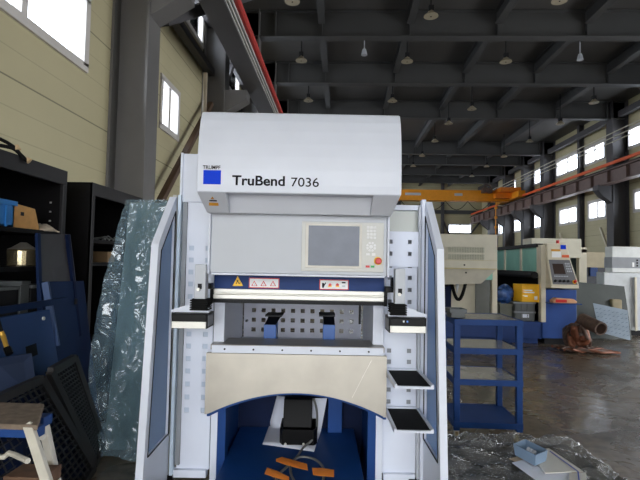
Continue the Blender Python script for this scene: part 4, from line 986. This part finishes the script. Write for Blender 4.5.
for i in range(11):
    th = math.pi * i / 10
    P.append([(3.30 + .17 * math.sin(th) * math.cos(f) * (.8 + .6 * random.random()), 9.75 + .15 * math.sin(th) * math.sin(f), .94 + .18 * math.cos(th) * (.8 + .35 * random.random())) for f in [2 * math.pi * j / 16 for j in range(17)]])
tag(m.grid(P).build('plastic_sack', mat('blue_plastic_bag', (52, 84, 140), .25, var=.5, scale=9), org=(3.3, 9.75, .76)), 'crumpled shiny dark blue plastic sack left of the yellow carton', 'sack')
crate('waste_bin', 3.15, 3.40, 9.58, 9.9, .431, .76, mat('bin_olive', (96, 98, 88), .6), 'dull olive grey bin under the blue sack on the machine bed', 'bin', ribs=False)

# cream laser cabinet
t = thing('process_cabinet', 'large cream machine cabinet with vent grilles and overhanging head', 'machine', (2.5, 9.0, 0))
x0, x1 = 1.6, 2.90
MB().box(x0, x1, 8.95, 9.9, 1.44, 2.07).build('upper_housing', cab_cream, t, bevel=.01)
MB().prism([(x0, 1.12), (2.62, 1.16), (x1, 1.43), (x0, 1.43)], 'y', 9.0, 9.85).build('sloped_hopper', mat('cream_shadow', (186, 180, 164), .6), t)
for z in (1.60, 1.73):
    g = MB().box(2.0, 2.66, 8.940, 8.952, z, z + .10).build('vent_grille', mat('vent_green_grey', (160, 164, 146), .6), t)
    m = MB()
    for k in range(22): m.box(2.0 + k * .03, 2.008 + k * .03, 8.934, 8.94, z, z + .10)
    for k in range(4): m.box(2.0, 2.66, 8.934, 8.94, z + .01 + k * .026, z + .016 + k * .026)
    m.build('vent_slats', cab_cream, g)
MB().box(x0, x1, 8.942, 8.95, 1.425, 1.445).box(x0, x1, 8.945, 8.95, 1.585, 1.592).build('trim_strip', mat('trim_yellowed', (196, 184, 140), .6), t)
for x, z in ((2.3, 1.5), (2.33, 1.36)): MB().cyl((x, 8.93, z), (x, 8.955, z), .015, 10).build('latch', dark, t)
MB().box(2.24, 2.72, 9.75, 9.82, .44, 1.2).build('rear_wall', cream, t); MB().box(2.72, 3.0, 9.7, 9.8, .44, 1.3).build('side_door', mat('grey_door', (130, 132, 128), .5), t)
MB().box(1.7, 2.24, 9.7, 9.8, .44, 1.1).build('blue_side', navy, t)
MB().prism([(1.7, .92), (2.2, 1.10), (2.45, 1.30), (1.7, 1.30)], 'y', 9.55, 9.7).build('dark_cover', black, t)
MB().box(2.75, 2.99, 9.5, 9.55, 1.22, 1.40).build('teal_window', tealglass, t)
MB().tube([(2.28, 9.4, 1.25), (2.28, 9.4, 1.05)], [.04, .03], 14).tube([(2.28, 9.4, 1.05), (2.28, 9.4, .96)], [.02, .01], 12).build('cutting_nozzle', lightgrey, t)
pts = [(2.18 + .30 * u, 9.45, 1.20 - .42 * math.sin(u * math.pi) ** .8 + .1 * u) for u in [k / 14 for k in range(15)]]
MB().tube(pts, .032, 10).build('cable_chain', rubber, t)

# right-hand machine
t = thing('grey_white_machine', 'white machine with grey upper band standing at the right edge', 'machine', (6.8, 11.2, 0))
MB().box(6.10, 7.6, 11.0, 11.3, 1.40, 1.98).build('upper_unit', mat('cool_white', (214, 216, 214), .5), t, bevel=.01)
MB().box(6.09, 7.61, 10.99, 11.31, 1.50, 1.74).build('grey_band', midgrey, t); m = MB()
for k in range(3): m.box(6.62, 6.65, 10.98, 10.99, 1.54 + k * .06, 1.575 + k * .06)
m.build('switches', black, t); MB().box(6.53, 6.57, 10.984, 10.99, 1.53, 1.63).build('label_strip', stick, t)
MB().box(5.93, 7.5, 11.02, 11.35, .12, 1.395).build('lower_unit', mat('cool_white2', (202, 206, 208), .5), t, bevel=.01)
MB().box(6.56, 7.5, 10.98, 11.02, .20, 1.30).build('door_leaf', lightgrey, t, bevel=.006); MB().box(6.56, 6.60, 10.95, 10.98, .12, 1.30).build('door_post', cream, t)
MB().box(6.0, 7.4, 11.06, 11.3, 0, .12).build('plinth', dark, t)
# cabinets behind
t = thing('cream_door_frame', 'cream steel enclosure with dark doorway behind the control pedestal', 'enclosure', (5.9, 13, 0))
MB().box(5.8, 5.95, 12.8, 13.0, 0, 1.98).box(6.25, 6.45, 12.8, 13.0, 0, 1.98).box(5.8, 6.45, 12.8, 13.0, 1.88, 2.02).build('frame', cream, t, bevel=.01)
MB().box(5.95, 6.25, 12.95, 13.0, 0, 1.88).build('dark_door', mat('dark_green', (38, 52, 52), .4), t)
t = thing('beige_cabinet', 'beige cabinet top with dark open base between pedestal and right machine', 'cabinet', (7.3, 14, 0))
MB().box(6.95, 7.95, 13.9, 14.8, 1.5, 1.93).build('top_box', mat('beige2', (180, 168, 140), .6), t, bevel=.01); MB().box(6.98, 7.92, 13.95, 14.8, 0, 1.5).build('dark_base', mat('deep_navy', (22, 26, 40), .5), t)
MB().box(7.1, 7.3, 13.9, 13.95, 1.25, 1.5).build('blue_panel', cartblue, t)
# leaning sheets
tag(MB().quad([(4.95, 10.35, .01), (6.16, 10.42, .01), (6.32, 10.95, 1.09), (4.98, 10.9, 1.19)], .012).build('sheet_metal', slate, org=(5.5, 10.4, 0)), 'large dark grey sheet leaning against the right machine', 'sheet')
t = thing('checked_plate', 'small silver-blue marked plate leaning on the dark grey sheet', 'sheet', (5.7, 10.1, 0))
MB().quad([(5.38, 10.2, .17), (5.94, 10.1, .03), (6.02, 10.32, .62), (5.37, 10.42, .745)], .01).build('plate', silver, t); m = MB()
A, Bq, C, D_ = [Vector(p) for p in ((5.38, 10.2, .17), (5.94, 10.1, .03), (6.02, 10.32, .62), (5.37, 10.42, .745))]
for i in range(6):
    for k in range(8):
        u0 = k / 8 + .02; v0 = .1 + i * .14 + .02 * (k % 2); u1 = u0 + .07
        f = lambda u, v: A.lerp(Bq, u).lerp(D_.lerp(C, u), v) + Vector((0, -.014, .003))
        m.bar(f(u0, v0), f(u1, v0 + .045), .004, .006)
m.build('print_marks', mat('mark_grey', (84, 96, 108), .5), t)
tag(MB().box(5.90, 6.12, 10.66, 10.8, .48, .82).build('tan_box', mat('dull_tan', (150, 138, 108), .6), org=(6, 10.7, .48), bevel=.03), 'dull tan box wedged between the sheets near the right machine', 'box')
# scrap heap on the floor
t = thing('scrap_pile', 'rusty brown pile of scrap strips and hose on the floor by the blue pedestal', 'scrap', (4.2, 8.8, 0))
for k in range(12):
    x = 4.12 + random.random() * .22; y = 8.75 + random.random() * .3; p = []
    for j in range(7): p.append((x + .10 * math.cos(j * 1.1 + k) + .015 * j, y + .13 * math.sin(j * 1.3 + k * 2), .05 + .48 * abs(math.sin(j * .55 + k * .7)) * (.45 + .55 * random.random())))
    MB().tube(smooth(p, 4), .03 + .02 * random.random(), 8).build('scrap_strip', [rust, copper, mat('dirty_brown', (78, 62, 54), .7, var=.3)][k % 3], t, smooth=True)
for k in range(9):
    p = []; y = 8.55 + .05 * k
    for j in range(8): p.append((4.05 + .12 * j - .02 * k, y + .06 * math.sin(j * 1.2 + k), .03 + .05 * random.random() * (1 - j / 9)))
    MB().tube(smooth(p, 3), .022, 7).build('scrap_strip', [copper, rust][k % 2], t, smooth=True)
t = thing('steel_pipe', 'short wide rusty pipe lying on the scrap pile, open end facing out', 'pipe', (4.3, 8.6, .45))
a, b = Vector((4.42, 8.32, .47)), Vector((4.34, 8.78, .57))
n = 28; vs = []; d = (b - a).normalized(); r = d.cross(Vector((0, 0, 1))).normalized(); u = r.cross(d)
m = MB()
for (p, rr_) in ((a, .115), (b, .115), (b, .09), (a, .09)): vs += [p + (r * math.cos(2 * math.pi * k / n) + u * math.sin(2 * math.pi * k / n)) * rr_ for k in range(n)]
m.add(vs, [(g * n + k, g * n + (k + 1) % n, ((g + 1) % 4) * n + (k + 1) % n, ((g + 1) % 4) * n + k) for g in range(4) for k in range(n)]); m.build('pipe_wall', rust, t)

# ================================================================== LIGHT
w = bpy.data.worlds.new('world'); S.world = w; w.use_nodes = True
bg = w.node_tree.nodes['Background']; bg.inputs['Color'].default_value = (.93, .96, 1.0, 1); bg.inputs['Strength'].default_value = 8.5
def portal(name, loc, rot, sx, sy):      # marks an opening so that daylight through it is sampled well
    l = bpy.data.lights.new(name, 'AREA'); l.shape = 'RECTANGLE'; l.size = sx; l.size_y = sy; l.cycles.is_portal = True
    o = bpy.data.objects.new(name, l); COL.objects.link(o); o.location = loc; o.rotation_euler = rot; return o
portal('gate_portal', (.3, YB - .2, 1.9), (math.radians(90), 0, 0), 6.2, 3.8)
for y0, y1, z0, z1 in RW: portal('window_portal', (XR + .2, (y0 + y1) / 2, (z0 + z1) / 2), (0, math.radians(90), 0), z1 - z0, y1 - y0)
for y0, y1, z0, z1 in LW: portal('window_portal', (XL - .2, (y0 + y1) / 2, (z0 + z1) / 2), (0, math.radians(-90), 0), z1 - z0, y1 - y0)
S.view_settings.view_transform = 'Standard'; S.view_settings.look = 'None'; S.view_settings.gamma = 1; S.view_settings.exposure = -0.17
S.view_settings.use_curve_mapping = False
try: S.cycles.use_denoising = True
except Exception: pass
